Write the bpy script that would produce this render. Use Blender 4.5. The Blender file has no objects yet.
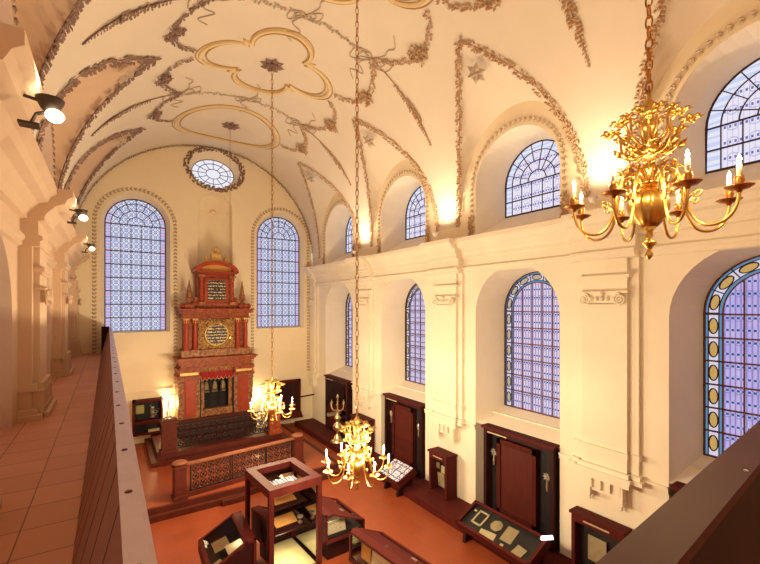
import bpy, math, random
from mathutils import Vector, Matrix
random.seed(7)
R = math.radians; PI = math.pi
sc = bpy.context.scene
COL = sc.collection
sin, cos = math.sin, math.cos
# ---------------------------------------------------------------- layout (metres, eye at the origin)
FZ = -5.27          # ground floor
GZ = -1.62          # gallery floor
XR, XL = 7.71, -1.05
YE, YW = 17.0, -3.6
VX, VZ, VR = 3.54, 2.1, 4.17
KL = 4.55 / 4.17   # the left haunch of the vault is a little wider
BAYS = [1.75, 6.0, 10.25, 14.5]
HB = 2.125
PIL = [-0.375, 3.9, 8.12, 12.38]
# ---------------------------------------------------------------- materials
class NT:
    def __init__(s, name):
        s.m = bpy.data.materials.new(name); s.m.use_nodes = True
        s.t = s.m.node_tree; s.t.nodes.clear()
        s.out = s.t.nodes.new('ShaderNodeOutputMaterial')
    def n(s, typ, **k):
        nd = s.t.nodes.new(typ)
        for a, b in k.items(): setattr(nd, a, b)
        return nd
    def put(s, sock, v):
        if isinstance(v, bpy.types.NodeSocket): s.t.links.new(v, sock)
        elif isinstance(v, (tuple, list)) and len(v) == 3 and sock.type == 'RGBA': sock.default_value = (*v, 1)
        else: sock.default_value = v
    def math(s, op, a, b=0.0, c=None):
        nd = s.n('ShaderNodeMath', operation=op)
        s.put(nd.inputs[0], a); s.put(nd.inputs[1], b)
        if c is not None: s.put(nd.inputs[2], c)
        return nd.outputs[0]
    def mix(s, f, a, b):
        nd = s.n('ShaderNodeMix', data_type='RGBA')
        s.put(nd.inputs[0], f); s.put(nd.inputs[6], a); s.put(nd.inputs[7], b)
        return nd.outputs[2]
    def obj(s):
        tc = s.n('ShaderNodeTexCoord'); return tc.outputs['Object']
    def xyz(s, v=None):
        sp = s.n('ShaderNodeSeparateXYZ'); s.put(sp.inputs[0], v or s.obj()); return sp.outputs
    def noise(s, scale, detail=3, vec=None, rough=.5):
        nd = s.n('ShaderNodeTexNoise'); nd.inputs['Scale'].default_value = scale
        nd.inputs['Detail'].default_value = detail; nd.inputs['Roughness'].default_value = rough
        s.put(nd.inputs['Vector'], vec or s.obj()); return nd.outputs['Fac']
    def bsdf(s, col, rough=.6, metal=0, bump=None, bstr=.2, bdist=.01, coat=0, **k):
        b = s.n('ShaderNodeBsdfPrincipled')
        s.put(b.inputs['Base Color'], col); s.put(b.inputs['Roughness'], rough); s.put(b.inputs['Metallic'], metal)
        b.inputs['Coat Weight'].default_value = coat
        for a, v in k.items(): s.put(b.inputs[a.replace('_', ' ')], v)
        if bump is not None:
            bp = s.n('ShaderNodeBump'); bp.inputs['Strength'].default_value = bstr; bp.inputs['Distance'].default_value = bdist
            s.put(bp.inputs['Height'], bump); s.t.links.new(bp.outputs[0], b.inputs['Normal'])
        s.t.links.new(b.outputs[0], s.out.inputs[0]); return s.m
def simple(name, c1, c2=None, rough=.6, metal=0, scale=8, bstr=.15, coat=0, stretch=None, spec=.5, lo=None):
    t = NT(name); v = t.obj()
    if stretch:
        mp = t.n('ShaderNodeMapping'); mp.inputs['Scale'].default_value = stretch; t.put(mp.inputs[0], v); v = mp.outputs[0]
    f = t.noise(scale, 4, v)
    if lo is not None:
        mr = t.n('ShaderNodeMapRange'); mr.inputs[1].default_value = lo; mr.inputs[2].default_value = 1 - lo; t.put(mr.inputs[0], f); f = mr.outputs[0]
    col = t.mix(f, c1, c2 or c1)
    return t.bsdf(col, rough, metal, f, bstr, .01, coat, Specular_IOR_Level=spec)
M = {}
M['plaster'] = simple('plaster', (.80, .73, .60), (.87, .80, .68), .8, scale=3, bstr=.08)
M['plaster_left'] = simple('left_plaster', (.64, .46, .33), (.71, .53, .39), .8, scale=3, bstr=.08)  # left side only, darker and more orange than the right side plaster
M['plaster_warm'] = simple('plaster_warm', (.81, .70, .51), (.88, .77, .58), .8, scale=3, bstr=.08)
M['vault'] = simple('vault_plaster', (.68, .60, .50), (.75, .67, .57), .85, scale=1.6, bstr=.05)
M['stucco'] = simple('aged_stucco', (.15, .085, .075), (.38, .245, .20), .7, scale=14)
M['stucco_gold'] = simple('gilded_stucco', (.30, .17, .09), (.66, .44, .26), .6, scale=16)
M['stucco_light'] = simple('pale_stucco', (.45, .33, .23), (.62, .49, .37), .7, scale=12)
M['ribbon'] = simple('ribbon_stucco', (.42, .33, .25), (.58, .47, .37), .75, scale=9)
M['ochre'] = simple('ochre_moulding', (.72, .55, .28), (.78, .62, .36), .7, scale=6)
M['bronze'] = simple('ochre_dark_line', (.42, .27, .12), (.5, .33, .16), .7)
M['mahogany'] = simple('mahogany', (.055, .009, .010), (.11, .018, .014), .6, scale=5, spec=.08, stretch=(4, 4, .6))
M['mahogany_dark'] = simple('mahogany_dark', (.018, .004, .006), (.038, .008, .009), .5, scale=5, spec=.2, stretch=(4, 4, .6))
M['redwood'] = simple('red_door_panel', (.06, .009, .008), (.12, .018, .011), .5, scale=4, spec=.3, stretch=(3, 3, .5))
M['black'] = simple('black_lining', (.008, .006, .009), (.015, .01, .012), .7)
M['iron'] = simple('wrought_iron', (.012, .010, .013), (.03, .02, .022), .5, .4)
M['parapet'] = simple('parapet_wood', (.30, .13, .075), (.38, .17, .10), .6, scale=3, coat=0)
M['parapet_dark'] = simple('parapet_wood_dark', (.016, .004, .008), (.026, .007, .011), .55, scale=4, spec=.2)
M['marble_red'] = simple('red_marble', (.26, .028, .012), (.42, .06, .024), .45, scale=6, spec=.35)
M['marble_brown'] = simple('mottled_marble', (.15, .05, .024), (.42, .19, .08), .5, scale=11, spec=.3, lo=.38)
M['marble_rust'] = simple('rust_marble', (.19, .030, .012), (.36, .085, .026), .5, scale=8, spec=.3, lo=.34)
M['stone_dark'] = simple('dark_red_stone', (.06, .012, .010), (.13, .026, .016), .55, scale=9, spec=.2)
M['ark_gold'] = simple('gilt_carving', (.45, .26, .07), (.85, .60, .22), .45, .35, scale=20)
M['valance'] = simple('red_velvet', (.30, .012, .02), (.42, .03, .03), .9, scale=20)
M['paper'] = simple('aged_paper', (.42, .34, .20), (.56, .47, .30), .8, scale=5)
M['case_cloth'] = simple('pale_case_lining', (.78, .68, .42), (.62, .50, .26), .8, scale=7)
M['cloth'] = simple('parchment_cloth', (.44, .36, .22), (.26, .19, .10), .8, scale=7)
M['silver'] = simple('silver', (.60, .57, .50), (.75, .70, .62), .3, .9, scale=10)
M['candle'] = simple('candle_wax', (.85, .80, .66), (.9, .85, .7), .5)
M['white_metal'] = simple('white_lacquer', (.7, .68, .66), None, .4)
M['grey_metal'] = simple('dark_bracket', (.05, .035, .03), (.09, .06, .05), .5, .5)
M['lead'] = simple('lead_came', (.035, .018, .045), (.05, .025, .06), .5, .3)
M['lead_red'] = simple('iron_window_bar', (.10, .028, .032), (.13, .04, .045), .6, .2)
M['stone_cap'] = simple('warm_stone', (.17, .055, .03), (.26, .10, .05), .6, scale=10, spec=.2)
M['amber'] = simple('amber_textile', (.55, .25, .06), (.75, .40, .12), .8, scale=25)
def brass(name, a, b, r=.22):
    t = NT(name); f = t.noise(10, 3)
    return t.bsdf(t.mix(f, a, b), r, 1.0, f, .1, .004)
M['brass'] = brass('polished_brass', (.50, .27, .06), (.80, .54, .17), .28)
M['brass_dark'] = brass('aged_brass', (.34, .14, .035), (.60, .30, .09), .35)
M['brass_pale'] = brass('pale_brass', (.86, .70, .36), (.95, .84, .55), .3)
def emis(name, col, st):
    t = NT(name); e = t.n('ShaderNodeEmission'); t.put(e.inputs[0], col); e.inputs[1].default_value = st
    t.t.links.new(e.outputs[0], t.out.inputs[0]); return t.m
M['flame'] = emis('lamp_flame', (1, .80, .50), 60)
M['flood'] = emis('lamp_lens', (1, .80, .48), 9)
M['caselight'] = emis('case_light_strip', (1, .85, .45), 12)
M['tube'] = emis('white_lamp_tube', (1, .97, .95), 3)
def glass():
    t = NT('case_glass'); tr = t.n('ShaderNodeBsdfTransparent'); gl = t.n('ShaderNodeBsdfGlossy'); gl.inputs['Roughness'].default_value = .02
    tr.inputs[0].default_value = (.93, .95, .95, 1)
    fr = t.n('ShaderNodeFresnel'); fr.inputs[0].default_value = 1.14
    mx = t.n('ShaderNodeMixShader'); L = t.t.links.new
    L(fr.outputs[0], mx.inputs[0]); L(tr.outputs[0], mx.inputs[1]); L(gl.outputs[0], mx.inputs[2]); L(mx.outputs[0], t.out.inputs[0])
    return t.m
M['glass'] = glass()
def tiles(name, c1, c2, grout, sx, sy, ox, oy, rough, gap=.012, coat=0):
    t = NT(name); x, y, z = t.xyz()
    fx = t.math('DIVIDE', t.math('SUBTRACT', x, ox), sx); fy = t.math('DIVIDE', t.math('SUBTRACT', y, oy), sy)
    ex = t.math('ABSOLUTE', t.math('SUBTRACT', t.math('FRACT', fx), .5)); ey = t.math('ABSOLUTE', t.math('SUBTRACT', t.math('FRACT', fy), .5))
    gx = t.math('GREATER_THAN', ex, .5 - gap / sx / 2); gy = t.math('GREATER_THAN', ey, .5 - gap / sy / 2)
    g = t.math('MAXIMUM', gx, gy)
    wn = t.n('ShaderNodeTexWhiteNoise', noise_dimensions='2D'); cb = t.n('ShaderNodeCombineXYZ')
    t.put(cb.inputs[0], t.math('FLOOR', fx)); t.put(cb.inputs[1], t.math('FLOOR', fy)); t.put(wn.inputs['Vector'], cb.outputs[0])
    f = t.math('MULTIPLY_ADD', wn.outputs['Value'], .6, t.math('MULTIPLY', t.noise(4), .4))
    col = t.mix(g, t.mix(f, c1, c2), grout)
    return t.bsdf(col, rough, 0, t.math('SUBTRACT', 1.0, g), .3, .004, coat)
M['floor'] = tiles('orange_floor_tile', (.235, .046, .015), (.28, .060, .021), (.18, .034, .012), .38, .38, .1, .1, .42, .006, .05)
M['gfloor'] = tiles('terracotta_gallery_tile', (.56, .24, .14), (.66, .30, .18), (.22, .08, .05), .425, .42, -.525, .08, .5, .010)
def textpanel(name, bg, ink, sx, sy, hi=.5, frame=None):
    # rows of short glyph-like marks, as on the inscription tablets
    t = NT(name); x, y, z = t.xyz()
    row = t.math('DIVIDE', z, sy); r = t.math('ABSOLUTE', t.math('SUBTRACT', t.math('FRACT', row), .5))
    inrow = t.math('LESS_THAN', r, .22)
    cb = t.n('ShaderNodeCombineXYZ'); t.put(cb.inputs[0], t.math('DIVIDE', x, sx)); t.put(cb.inputs[1], t.math('MULTIPLY', t.math('FLOOR', row), 3.7)); t.put(cb.inputs[2], t.math('DIVIDE', z, sy * .5))
    n = t.noise(1.0, 2, cb.outputs[0])
    f = t.math('MULTIPLY', inrow, t.math('GREATER_THAN', n, hi))
    return t.bsdf(t.mix(f, bg, ink), .5)
M['tablet'] = textpanel('inscription_tablet', (.02, .015, .02), (.72, .58, .36), .030, .115, .50)
M['caption'] = textpanel('printed_sheet', (.72, .64, .46), (.15, .10, .07), .012, .03, .55)
def reflectpanel():  # blue and white grid paints a window's reflection onto the case top
    t = NT('painted_window_reflection'); x, y, z = t.xyz()
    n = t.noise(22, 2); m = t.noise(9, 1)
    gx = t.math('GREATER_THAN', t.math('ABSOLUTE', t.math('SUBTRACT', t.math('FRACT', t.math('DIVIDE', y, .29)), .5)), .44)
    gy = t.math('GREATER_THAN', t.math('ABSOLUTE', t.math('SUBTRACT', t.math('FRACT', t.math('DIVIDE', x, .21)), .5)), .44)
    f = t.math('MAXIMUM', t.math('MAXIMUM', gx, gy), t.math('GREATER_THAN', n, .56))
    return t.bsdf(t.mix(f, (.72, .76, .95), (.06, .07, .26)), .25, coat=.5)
M['reflectpanel'] = reflectpanel()
# stained glass: light comes through it from the sky outside, nothing glows
def stained(name, kind):
    t = NT(name); x, y, z = t.xyz(); mt = t.math
    def cell(v, p, o=0.0): return mt('SUBTRACT', mt('FRACT', mt('DIVIDE', mt('SUBTRACT', v, o), p)), .5)
    def band(v, w): return mt('LESS_THAN', mt('ABSOLUTE', v), w)
    ax = mt('ABSOLUTE', x)
    n = t.noise(3.2, 2)
    if kind == 'end':
        px, pz = .155, .19
        cx, cz = cell(x, px, .0775), cell(z, pz)
        d1 = band(mt('SUBTRACT', mt('ABSOLUTE', cx), mt('ABSOLUTE', cz)), .075)
        ring = band(mt('SUBTRACT', mt('SQRT', mt('ADD', mt('MULTIPLY', cx, cx), mt('MULTIPLY', cz, cz))), .30), .05)
        line = mt('MAXIMUM', d1, ring)
        base = t.mix(n, (.62, .70, .90), (.95, .93, .98))
        col = t.mix(mt('MULTIPLY', line, .75), base, (.10, .13, .33))
        bd = mt('GREATER_THAN', ax, .78)
        bcol = t.mix(band(mt('SUBTRACT', mt('ABSOLUTE', cell(z, .22)), .25), .12), (.45, .50, .85), (.80, .55, .68))
        col = t.mix(bd, col, bcol)
    elif kind == 'upper':
        px, pz = .28, .26
        cx, cz = cell(x, px, .14), cell(z, pz)
        dots = mt('MULTIPLY', band(cz, .09), band(cell(x, .07), .22))
        ring = band(mt('SUBTRACT', mt('SQRT', mt('ADD', mt('MULTIPLY', cx, cx), mt('MULTIPLY', cz, cz))), .26), .04)
        col = t.mix(mt('MULTIPLY', ring, .6), t.mix(n, (.86, .86, 1.0), (1.0, .93, 1.0)), (.45, .42, .72))
        col = t.mix(dots, col, (.20, .20, .50))
        col = t.mix(mt('MULTIPLY', band(cell(x, .07, .035), .10), .35), col, (.40, .38, .62))
        dz = mt('MAXIMUM', mt('SUBTRACT', z, 3.04), 0.0)
        rad = mt('SQRT', mt('ADD', mt('MULTIPLY', x, x), mt('MULTIPLY', dz, dz)))
        bcol = t.mix(band(mt('SUBTRACT', mt('ABSOLUTE', cell(z, .24)), .28), .13), (.66, .76, 1.0), (.90, .90, 1.0))
        col = t.mix(mt('GREATER_THAN', rad, .72), col, bcol)
    elif kind == 'oval':
        col = t.mix(n, (.92, .96, 1), (1, .97, 1))
    else:
        stripes = band(cell(x, .07), .15)
        rows = band(cell(z, .20, .1), .09)
        dots = mt('MULTIPLY', rows, band(cell(x, .07, .035), .26))
        circ_x, circ_z = cell(x, .14), cell(z, .40)
        rg = band(mt('SUBTRACT', mt('SQRT', mt('ADD', mt('MULTIPLY', circ_x, circ_x), mt('MULTIPLY', mt('MULTIPLY', circ_z, circ_z), 8.0))), .36), .07)
        a = t.mix(n, (.66, .58, .80), (.95, .82, .88))
        if kind == 'near': a = t.mix(n, (.36, .34, .78), (.74, .64, .92))
        col = t.mix(mt('MULTIPLY', stripes, .75), a, (.28, .18, .42))
        col = t.mix(mt('MULTIPLY', rg, .5), col, (.25, .22, .45))
        col = t.mix(mt('MULTIPLY', rows, .35), col, (.45, .62, .85))
        col = t.mix(dots, col, (.05, .08, .30))
        dz = mt('MAXIMUM', mt('SUBTRACT', z, -.12), 0.0)
        rad = mt('SQRT', mt('ADD', mt('MULTIPLY', x, x), mt('MULTIPLY', dz, dz)))
        col = t.mix(mt('GREATER_THAN', rad, .70), col, (1, 1, 1))
    tr = t.n('ShaderNodeBsdfTransparent'); t.put(tr.inputs[0], col)
    t.t.links.new(tr.outputs[0], t.out.inputs[0]); return t.m
for k in ('end', 'upper', 'oval', 'lower', 'near'): M['sg_' + k] = stained('stained_glass_' + k, k)
def tint(name, c):
    t = NT(name); tr = t.n('ShaderNodeBsdfTransparent'); t.put(tr.inputs[0], t.mix(t.noise(15), c, tuple(v * .8 for v in c)))
    t.t.links.new(tr.outputs[0], t.out.inputs[0]); return t.m
M['g_straw'] = tint('straw_glass', (.85, .72, .42)); M['g_yellow'] = tint('yellow_glass', (.95, .62, .16)); M['g_teal'] = tint('teal_glass', (.16, .32, .48)); M['g_white'] = tint('milky_glass', (.85, .80, .92))
# ---------------------------------------------------------------- mesh helpers
class MB:
    def __init__(s): s.v = []; s.f = []; s.sm = False
    def add(s, vs, fs):
        o = len(s.v); s.v += [tuple(v) for v in vs]; s.f += [tuple(i + o for i in f) for f in fs]; return s
    def box(s, a, b, rz=0, c=None):
        x0, y0, z0 = a; x1, y1, z1 = b
        vs = [(x0, y0, z0), (x1, y0, z0), (x1, y1, z0), (x0, y1, z0), (x0, y0, z1), (x1, y0, z1), (x1, y1, z1), (x0, y1, z1)]
        if rz: m = Matrix.Rotation(rz, 3, 'Z'); cc = Vector(c or (0, 0, 0)); vs = [tuple(m @ (Vector(v) - cc) + cc) for v in vs]
        return s.add(vs, [(0, 3, 2, 1), (4, 5, 6, 7), (0, 1, 5, 4), (1, 2, 6, 5), (2, 3, 7, 6), (3, 0, 4, 7)])
    def cbox(s, c, d): return s.box([c[i] - d[i] / 2 for i in range(3)], [c[i] + d[i] / 2 for i in range(3)])
    def grid(s, rows):
        n = len(rows[0]); vs = [p for r in rows for p in r]
        return s.add(vs, [(i * n + j, i * n + j + 1, (i + 1) * n + j + 1, (i + 1) * n + j) for i in range(len(rows) - 1) for j in range(n - 1)])
    def tube(s, pts, r, n=8, closed=False, cap=True):
        pts = [Vector(p) for p in pts]; N = len(pts); rows = []
        rr = r if isinstance(r, (list, tuple)) else [r] * N
        up = None
        for i, p in enumerate(pts):
            a = pts[(i - 1) % N] if (closed or i > 0) else p; b = pts[(i + 1) % N] if (closed or i < N - 1) else p
            t = (b - a); t = t.normalized() if t.length > 1e-9 else Vector((0, 0, 1))
            if up is None: up = t.orthogonal().normalized()
            up = (up - t * up.dot(t)); up = up.normalized() if up.length > 1e-6 else t.orthogonal().normalized()
            w = t.cross(up)
            rows.append([tuple(p + (up * cos(2 * PI * k / n) + w * sin(2 * PI * k / n)) * rr[i]) for k in range(n)])
        o = len(s.v); s.v += [q for r_ in rows for q in r_]
        for i in range(N if closed else N - 1):
            j = (i + 1) % N
            for k in range(n): s.f.append((o + i * n + k, o + i * n + (k + 1) % n, o + j * n + (k + 1) % n, o + j * n + k))
        if cap and not closed:
            s.f.append(tuple(o + k for k in range(n))[::-1]); s.f.append(tuple(o + (N - 1) * n + k for k in range(n)))
        return s
    def lathe(s, prof, c=(0, 0, 0), n=20, lobes=0, amp=0):
        rows = []
        for r, z in prof:
            rows.append([(c[0] + r * (1 + (amp * abs(cos(lobes * a / 2)) if lobes else 0)) * cos(a), c[1] + r * (1 + (amp * abs(cos(lobes * a / 2)) if lobes else 0)) * sin(a), c[2] + z) for a in [2 * PI * k / n for k in range(n)]])
        o = len(s.v); s.v += [q for r_ in rows for q in r_]
        for i in range(len(rows) - 1):
            for k in range(n): s.f.append((o + i * n + k, o + i * n + (k + 1) % n, o + (i + 1) * n + (k + 1) % n, o + (i + 1) * n + k))
        s.f.append(tuple(o + k for k in range(n))[::-1]); s.f.append(tuple(o + (len(rows) - 1) * n + k for k in range(n)))
        return s
    def leaf(s, p, d, w, l, u):
        # a small three-dimensional leaf: p root, d direction, u outward normal
        p, d, u = Vector(p), Vector(d).normalized(), Vector(u).normalized(); q = d.cross(u)
        vs = [p, p + d * l * .5 + q * w, p + d * l, p + d * l * .5 - q * w, p + d * l * .5 + u * w * .9, p + d * l * .45 - u * w * .2]
        return s.add(vs, [(0, 4, 1), (1, 4, 2), (2, 4, 3), (3, 4, 0), (0, 1, 5), (1, 2, 5), (2, 3, 5), (3, 0, 5)])
    def ball(s, c, r, n=8, m=5, sq=1):
        return s.lathe([(max(1e-4, r * sin(PI * i / m)), -r * sq * cos(PI * i / m)) for i in range(m + 1)], c, n)
    def build(s, name, mat, parent=None, smooth=None, loc=None):
        me = bpy.data.meshes.new(name); me.from_pydata(s.v, [], s.f); me.materials.append(M[mat] if isinstance(mat, str) else mat)
        if smooth is None: smooth = s.sm
        if smooth: me.polygons.foreach_set('use_smooth', [True] * len(me.polygons))
        me.update(); o = bpy.data.objects.new(name, me); COL.objects.link(o)
        if parent: o.parent = parent
        if loc: o.location = loc
        return o
def tag(o, label=None, cat=None, group=None, kind=None):
    if label: o['label'] = label
    if cat: o['category'] = cat
    if group: o['group'] = group
    if kind: o['kind'] = kind
    return o
def empty(name, loc=(0, 0, 0), rz=0, label=None, cat=None, group=None):
    o = bpy.data.objects.new(name, None); COL.objects.link(o); o.location = loc; o.rotation_euler = (0, 0, rz); o.empty_display_size = .1
    return tag(o, label, cat, group)
def struct(o): o['kind'] = 'structure'; return o
def copy_tree(o, parent=None):
    c = o.copy(); COL.objects.link(c); c.parent = parent
    for ch in [x for x in list(COL.objects) if x.parent == o]: copy_tree(ch, c)
    return c
def bez(p, n=16):
    out = []
    for i in range(0, len(p) - 3, 3):
        a, b, c, d = (Vector(q) for q in p[i:i + 4])
        for k in range(n + 1):
            if k == 0 and i: continue
            t = k / n; out.append(a * (1 - t) ** 3 + b * 3 * t * (1 - t) ** 2 + c * 3 * t * t * (1 - t) + d * t ** 3)
    return out
def spline(pts, n=6):
    P = [Vector(p) for p in pts]; out = []
    for i in range(len(P) - 1):
        a, b, c, d = P[max(i - 1, 0)], P[i], P[i + 1], P[min(i + 2, len(P) - 1)]
        for k in range(n):
            t = k / n; out.append(.5 * ((2 * b) + (c - a) * t + (2 * a - 5 * b + 4 * c - d) * t * t + (3 * b - a - 3 * c + d) * t ** 3))
    out.append(P[-1]); return out
def resample(pts, step):
    out = [pts[0].copy()]; acc = 0
    for a, b in zip(pts, pts[1:]):
        L = (b - a).length; d = step - acc
        while d <= L:
            out.append(a.lerp(b, d / L)); d += step
        acc = (acc + L) % step if L else acc
    return out
def garland(mb, pts, nf, width=.06, step=.05, leaf=.07, rng=random, taper=None, off=.0, per=3):
    pts = resample([Vector(p) for p in pts], step); N = len(pts)
    for i, p in enumerate(pts):
        t = (pts[min(i + 1, N - 1)] - pts[max(i - 1, 0)])
        if t.length < 1e-6: continue
        t.normalize(); u = nf(p); s_ = u.cross(t).normalized(); w = width * (taper(i / max(1, N - 1)) if taper else 1)
        for k in range(per):
            side = rng.uniform(-1, 1); d = (t * rng.uniform(.3, 1) + s_ * side * .9 + u * rng.uniform(0, .35)).normalized()
            mb.leaf(p + s_ * side * w * .7 + u * off, d, leaf * .26 * (w / width + .3), leaf * (w / width * .7 + .3), u)
# arched outlines -------------------------------------------------
def arch(c, hw, zb, zs, n=20, rise=None, zb_in=None):
    r = hw if rise is None else rise
    pts = [(c - hw, zb)] + [(c - hw * cos(PI * k / n), zs + r * sin(PI * k / n)) for k in range(n + 1)] + [(c + hw, zb)]
    return pts
def wallhole(mb, P, y0, y1, z0, top, c, hw, zb, zs, n=20, rise=None):
    # wall panel in 2-D (a,z) with an arched opening; top may be a function of a; P maps (a,z) to 3-D
    tf = top if callable(top) else (lambda a: top)
    r = hw if rise is None else rise
    def strip(a0, a1, za, zb_, m=6):
        cols = [a0 + (a1 - a0) * k / m for k in range(m + 1)]
        mb.grid([[P(a, za) for a in cols], [P(a, max(za, zb_ if zb_ is not None else tf(a))) for a in cols]])
    strip(y0, c - hw, z0, None); strip(c + hw, y1, z0, None)
    if zb > z0: strip(c - hw, c + hw, z0, zb)
    A = [(c - hw * cos(PI * k / n), zs + r * sin(PI * k / n)) for k in range(n + 1)]
    mb.grid([[P(a, z) for a, z in A], [P(a, tf(a)) for a, z in A]])
def loft(mb, o1, P1, o2, P2, close=True):
    a = [P1(*p) for p in o1]; b = [P2(*p) for p in o2]
    if close: a.append(a[0]); b.append(b[0])
    mb.grid([a, b])
def fan(mb, P, pts, c):
    o = len(mb.v); mb.v.append(P(*c)); mb.v += [P(*p) for p in pts]
    for k in range(len(pts)): mb.f.append((o, o + 1 + k, o + 1 + (k + 1) % len(pts)))
# ================================================================ SETTING
def Vp(th, y, off=0): # point on the barrel vault
    a = R(th); return Vector((VX + (VR - off) * cos(a) * (KL if th > 90 else 1), y, VZ + (VR - off) * sin(a)))
def vn(p): return Vector((VX - p.x, 0, VZ - p.z)).normalized()
WL = 1.72; XT = 6.0
TH_T = math.degrees(math.acos((XT - VX) / VR))
def groin_x(dy): return XT + (XR - XT) * min(1, abs(dy) / WL)
def barrel_z(x): return VZ + math.sqrt(max(0, VR * VR - (x - VX) ** 2))
def lun_z(dy): return VZ + 2.5 * math.sqrt(max(0, 1 - (dy / WL) ** 2))
# vault barrel with lunette cuts, both sides
mb = MB()
def wth(th):  # lunette half-width on the barrel at angle th (0..90)
    x = VX + VR * cos(R(th)); return max(0, (x - XT) / (XR - XT) * WL) if th < TH_T else 0
ths = [TH_T * k / 22 for k in range(23)] + [TH_T + (90 - TH_T) * k / 14 for k in range(1, 15)]
for sgn in (0, 1):
    for c in BAYS:
        for d in (-1, 1):
            rows = []
            for th in ths:
                w = wth(th); t = th if not sgn else 180 - th
                rows.append([tuple(Vp(t, c + d * (w + (HB - w) * k / 6))) for k in range(7)])
            mb.grid(rows)
    for a, b in ((YW, BAYS[0] - HB), (BAYS[-1] + HB, YE)):
        mb.grid([[tuple(Vp(th if not sgn else 180 - th, y)) for y in (a, b)] for th in ths])
struct(mb.build('ceiling', 'vault', smooth=True))
# the lunette caps
for side in (0, 1):
    for i, c in enumerate(BAYS):
        mb = MB(); rows = []
        mir = (lambda x: x) if not side else (lambda x: VX - (x - VX) * KL)
        for k in range(29):
            dy = -WL * cos(PI * k / 28); xg = groin_x(dy); zg = barrel_z(xg); zw = lun_z(dy)
            rows.append([(mir(xg + (XR - xg) * j / 6), c + dy, zg + (zw - zg) * j / 6) for j in range(7)])
        mb.grid(rows); struct(mb.build('ceiling_lunette', 'vault' if not side else 'plaster_left', smooth=True))
# right wall -----------------------------------------------------
PR = lambda a, z: (XR, a, z)
CT = 1.72     # cornice top
def nicheset(side):
    X = XR if not side else XL; sg = 1 if not side else -1
    Xu = XR if not side else VX - (XR - VX) * KL
    low, up = MB(), MB()
    LP = lambda a, z: (X, a, z); UP = lambda a, z: (Xu, a, z)
    zbot = FZ if not side else GZ
    for i, c in enumerate(BAYS):
        y0, y1 = c - HB, c + HB
        if i == 3: y1 = YE
        wallhole(low, LP, y0, y1, FZ, CT, c, 1.15, zbot, -.20)
        wallhole(up, UP, y0, y1, CT, lambda a: VZ + .02 if abs(a - c) >= WL else max(VZ + .02, lun_z(a - c)) + .01, c, 1.15, CT, 2.93)
    low.box((X, YW, FZ), (X + sg * .2, BAYS[0] - HB, CT)); up.box((Xu, YW, CT), (Xu + sg * .2, BAYS[0] - HB, VZ + .1))
    if side: # ledge between the lower wall and the springing of the vault
        low.grid([[(XL, YW, CT), (XL, YE, CT)], [(Xu, YW, CT), (Xu, YE, CT)]])
    nm = 'right' if not side else 'left'
    WM = ('plaster', 'plaster_left')[side]; WU = ('plaster_warm', 'plaster_left')[side]
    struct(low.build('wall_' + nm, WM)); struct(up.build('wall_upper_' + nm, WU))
    for i, c in enumerate(BAYS):
        rv = MB(); XD = X + sg * .9; XUD = Xu + sg * .9
        if not side:
            loft(rv, arch(c, 1.15, -2.93, -.20), LP, arch(c, .95, -2.57, -.12), lambda a, z: (XD, a, z))
            rv.grid([[(X, c - 1.15, FZ), (X, c - 1.15, -2.93)], [(X + .5, c - 1.15, FZ), (X + .5, c - 1.15, -2.93)]])
            rv.grid([[(X, c + 1.15, FZ), (X, c + 1.15, -2.93)], [(X + .5, c + 1.15, FZ), (X + .5, c + 1.15, -2.93)]])
            rv.grid([[(X + .5, c - 1.15, FZ), (X + .5, c - 1.15, -2.7)], [(X + .5, c + 1.15, FZ), (X + .5, c + 1.15, -2.7)]])
        else:
            loft(rv, arch(c, 1.15, GZ, -.20), LP, arch(c, .95, GZ, -.12), lambda a, z: (XD, a, z), False)
            rv.grid([[(XD, c - .95, GZ), (XD, c - .95, -.9)], [(XD, c + .95, GZ), (XD, c + .95, -.9)]])
        struct(rv.build('wall_niche_' + nm, WM, smooth=False))
        rv = MB()
        loft(rv, arch(c, 1.15, CT + .03, 2.93), UP, arch(c, .92, 2.3, 3.04), lambda a, z: (XUD, a, z))
        struct(rv.build('wall_niche_upper_' + nm, WU if side else 'plaster'))
nicheset(0); nicheset(1)
# end wall ---------------------------------------------------------
ECL, ECR, ECC = .86, 6.25, 3.54
PE = lambda a, z: (a, YE, z)
def vtop(a):
    d = (a - VX) / (KL if a < VX else 1)
    return VZ + math.sqrt(max(0, VR * VR - d * d)) if abs(d) < VR else CT
mb = MB()
OW, OH, OZ, OZI = .98, .74, 5.43, 5.34     # oval opening
wallhole(mb, PE, XL, 2.2, FZ, vtop, ECL, 1.08, -.95, 2.95)
wallhole(mb, PE, 4.9, XR, FZ, vtop, ECR, 1.08, -.95, 2.95)
# middle with niche and oval
def mid(a0, a1, lo, hi, m=10):
    cols = [a0 + (a1 - a0) * k / m for k in range(m + 1)]
    mb.grid([[PE(a, lo(a)) for a in cols], [PE(a, hi(a)) for a in cols]])
NS = 3.76
na = lambda a: NS + math.sqrt(max(0, .70 ** 2 - (a - ECC) ** 2)) if abs(a - ECC) <= .70 else FZ
ob = lambda a: OZ - OH * math.sqrt(max(0, 1 - ((a - ECC) / OW) ** 2)); ot = lambda a: 2 * OZ - ob(a)
mid(2.2, ECC - OW, lambda a: FZ, vtop); mid(ECC + OW, 4.9, lambda a: FZ, vtop)
mid(ECC - OW, ECC - .70, lambda a: FZ, ob, 12); mid(ECC + .70, ECC + OW, lambda a: FZ, ob, 12)
mid(ECC - .70, ECC + .70, na, ob, 24); mid(ECC - OW, ECC + OW, ot, vtop, 40)
struct(mb.build('wall_end', 'plaster_warm'))
mb = MB()  # arched blind niche behind the ark, a half cylinder with a quarter-sphere head
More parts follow.
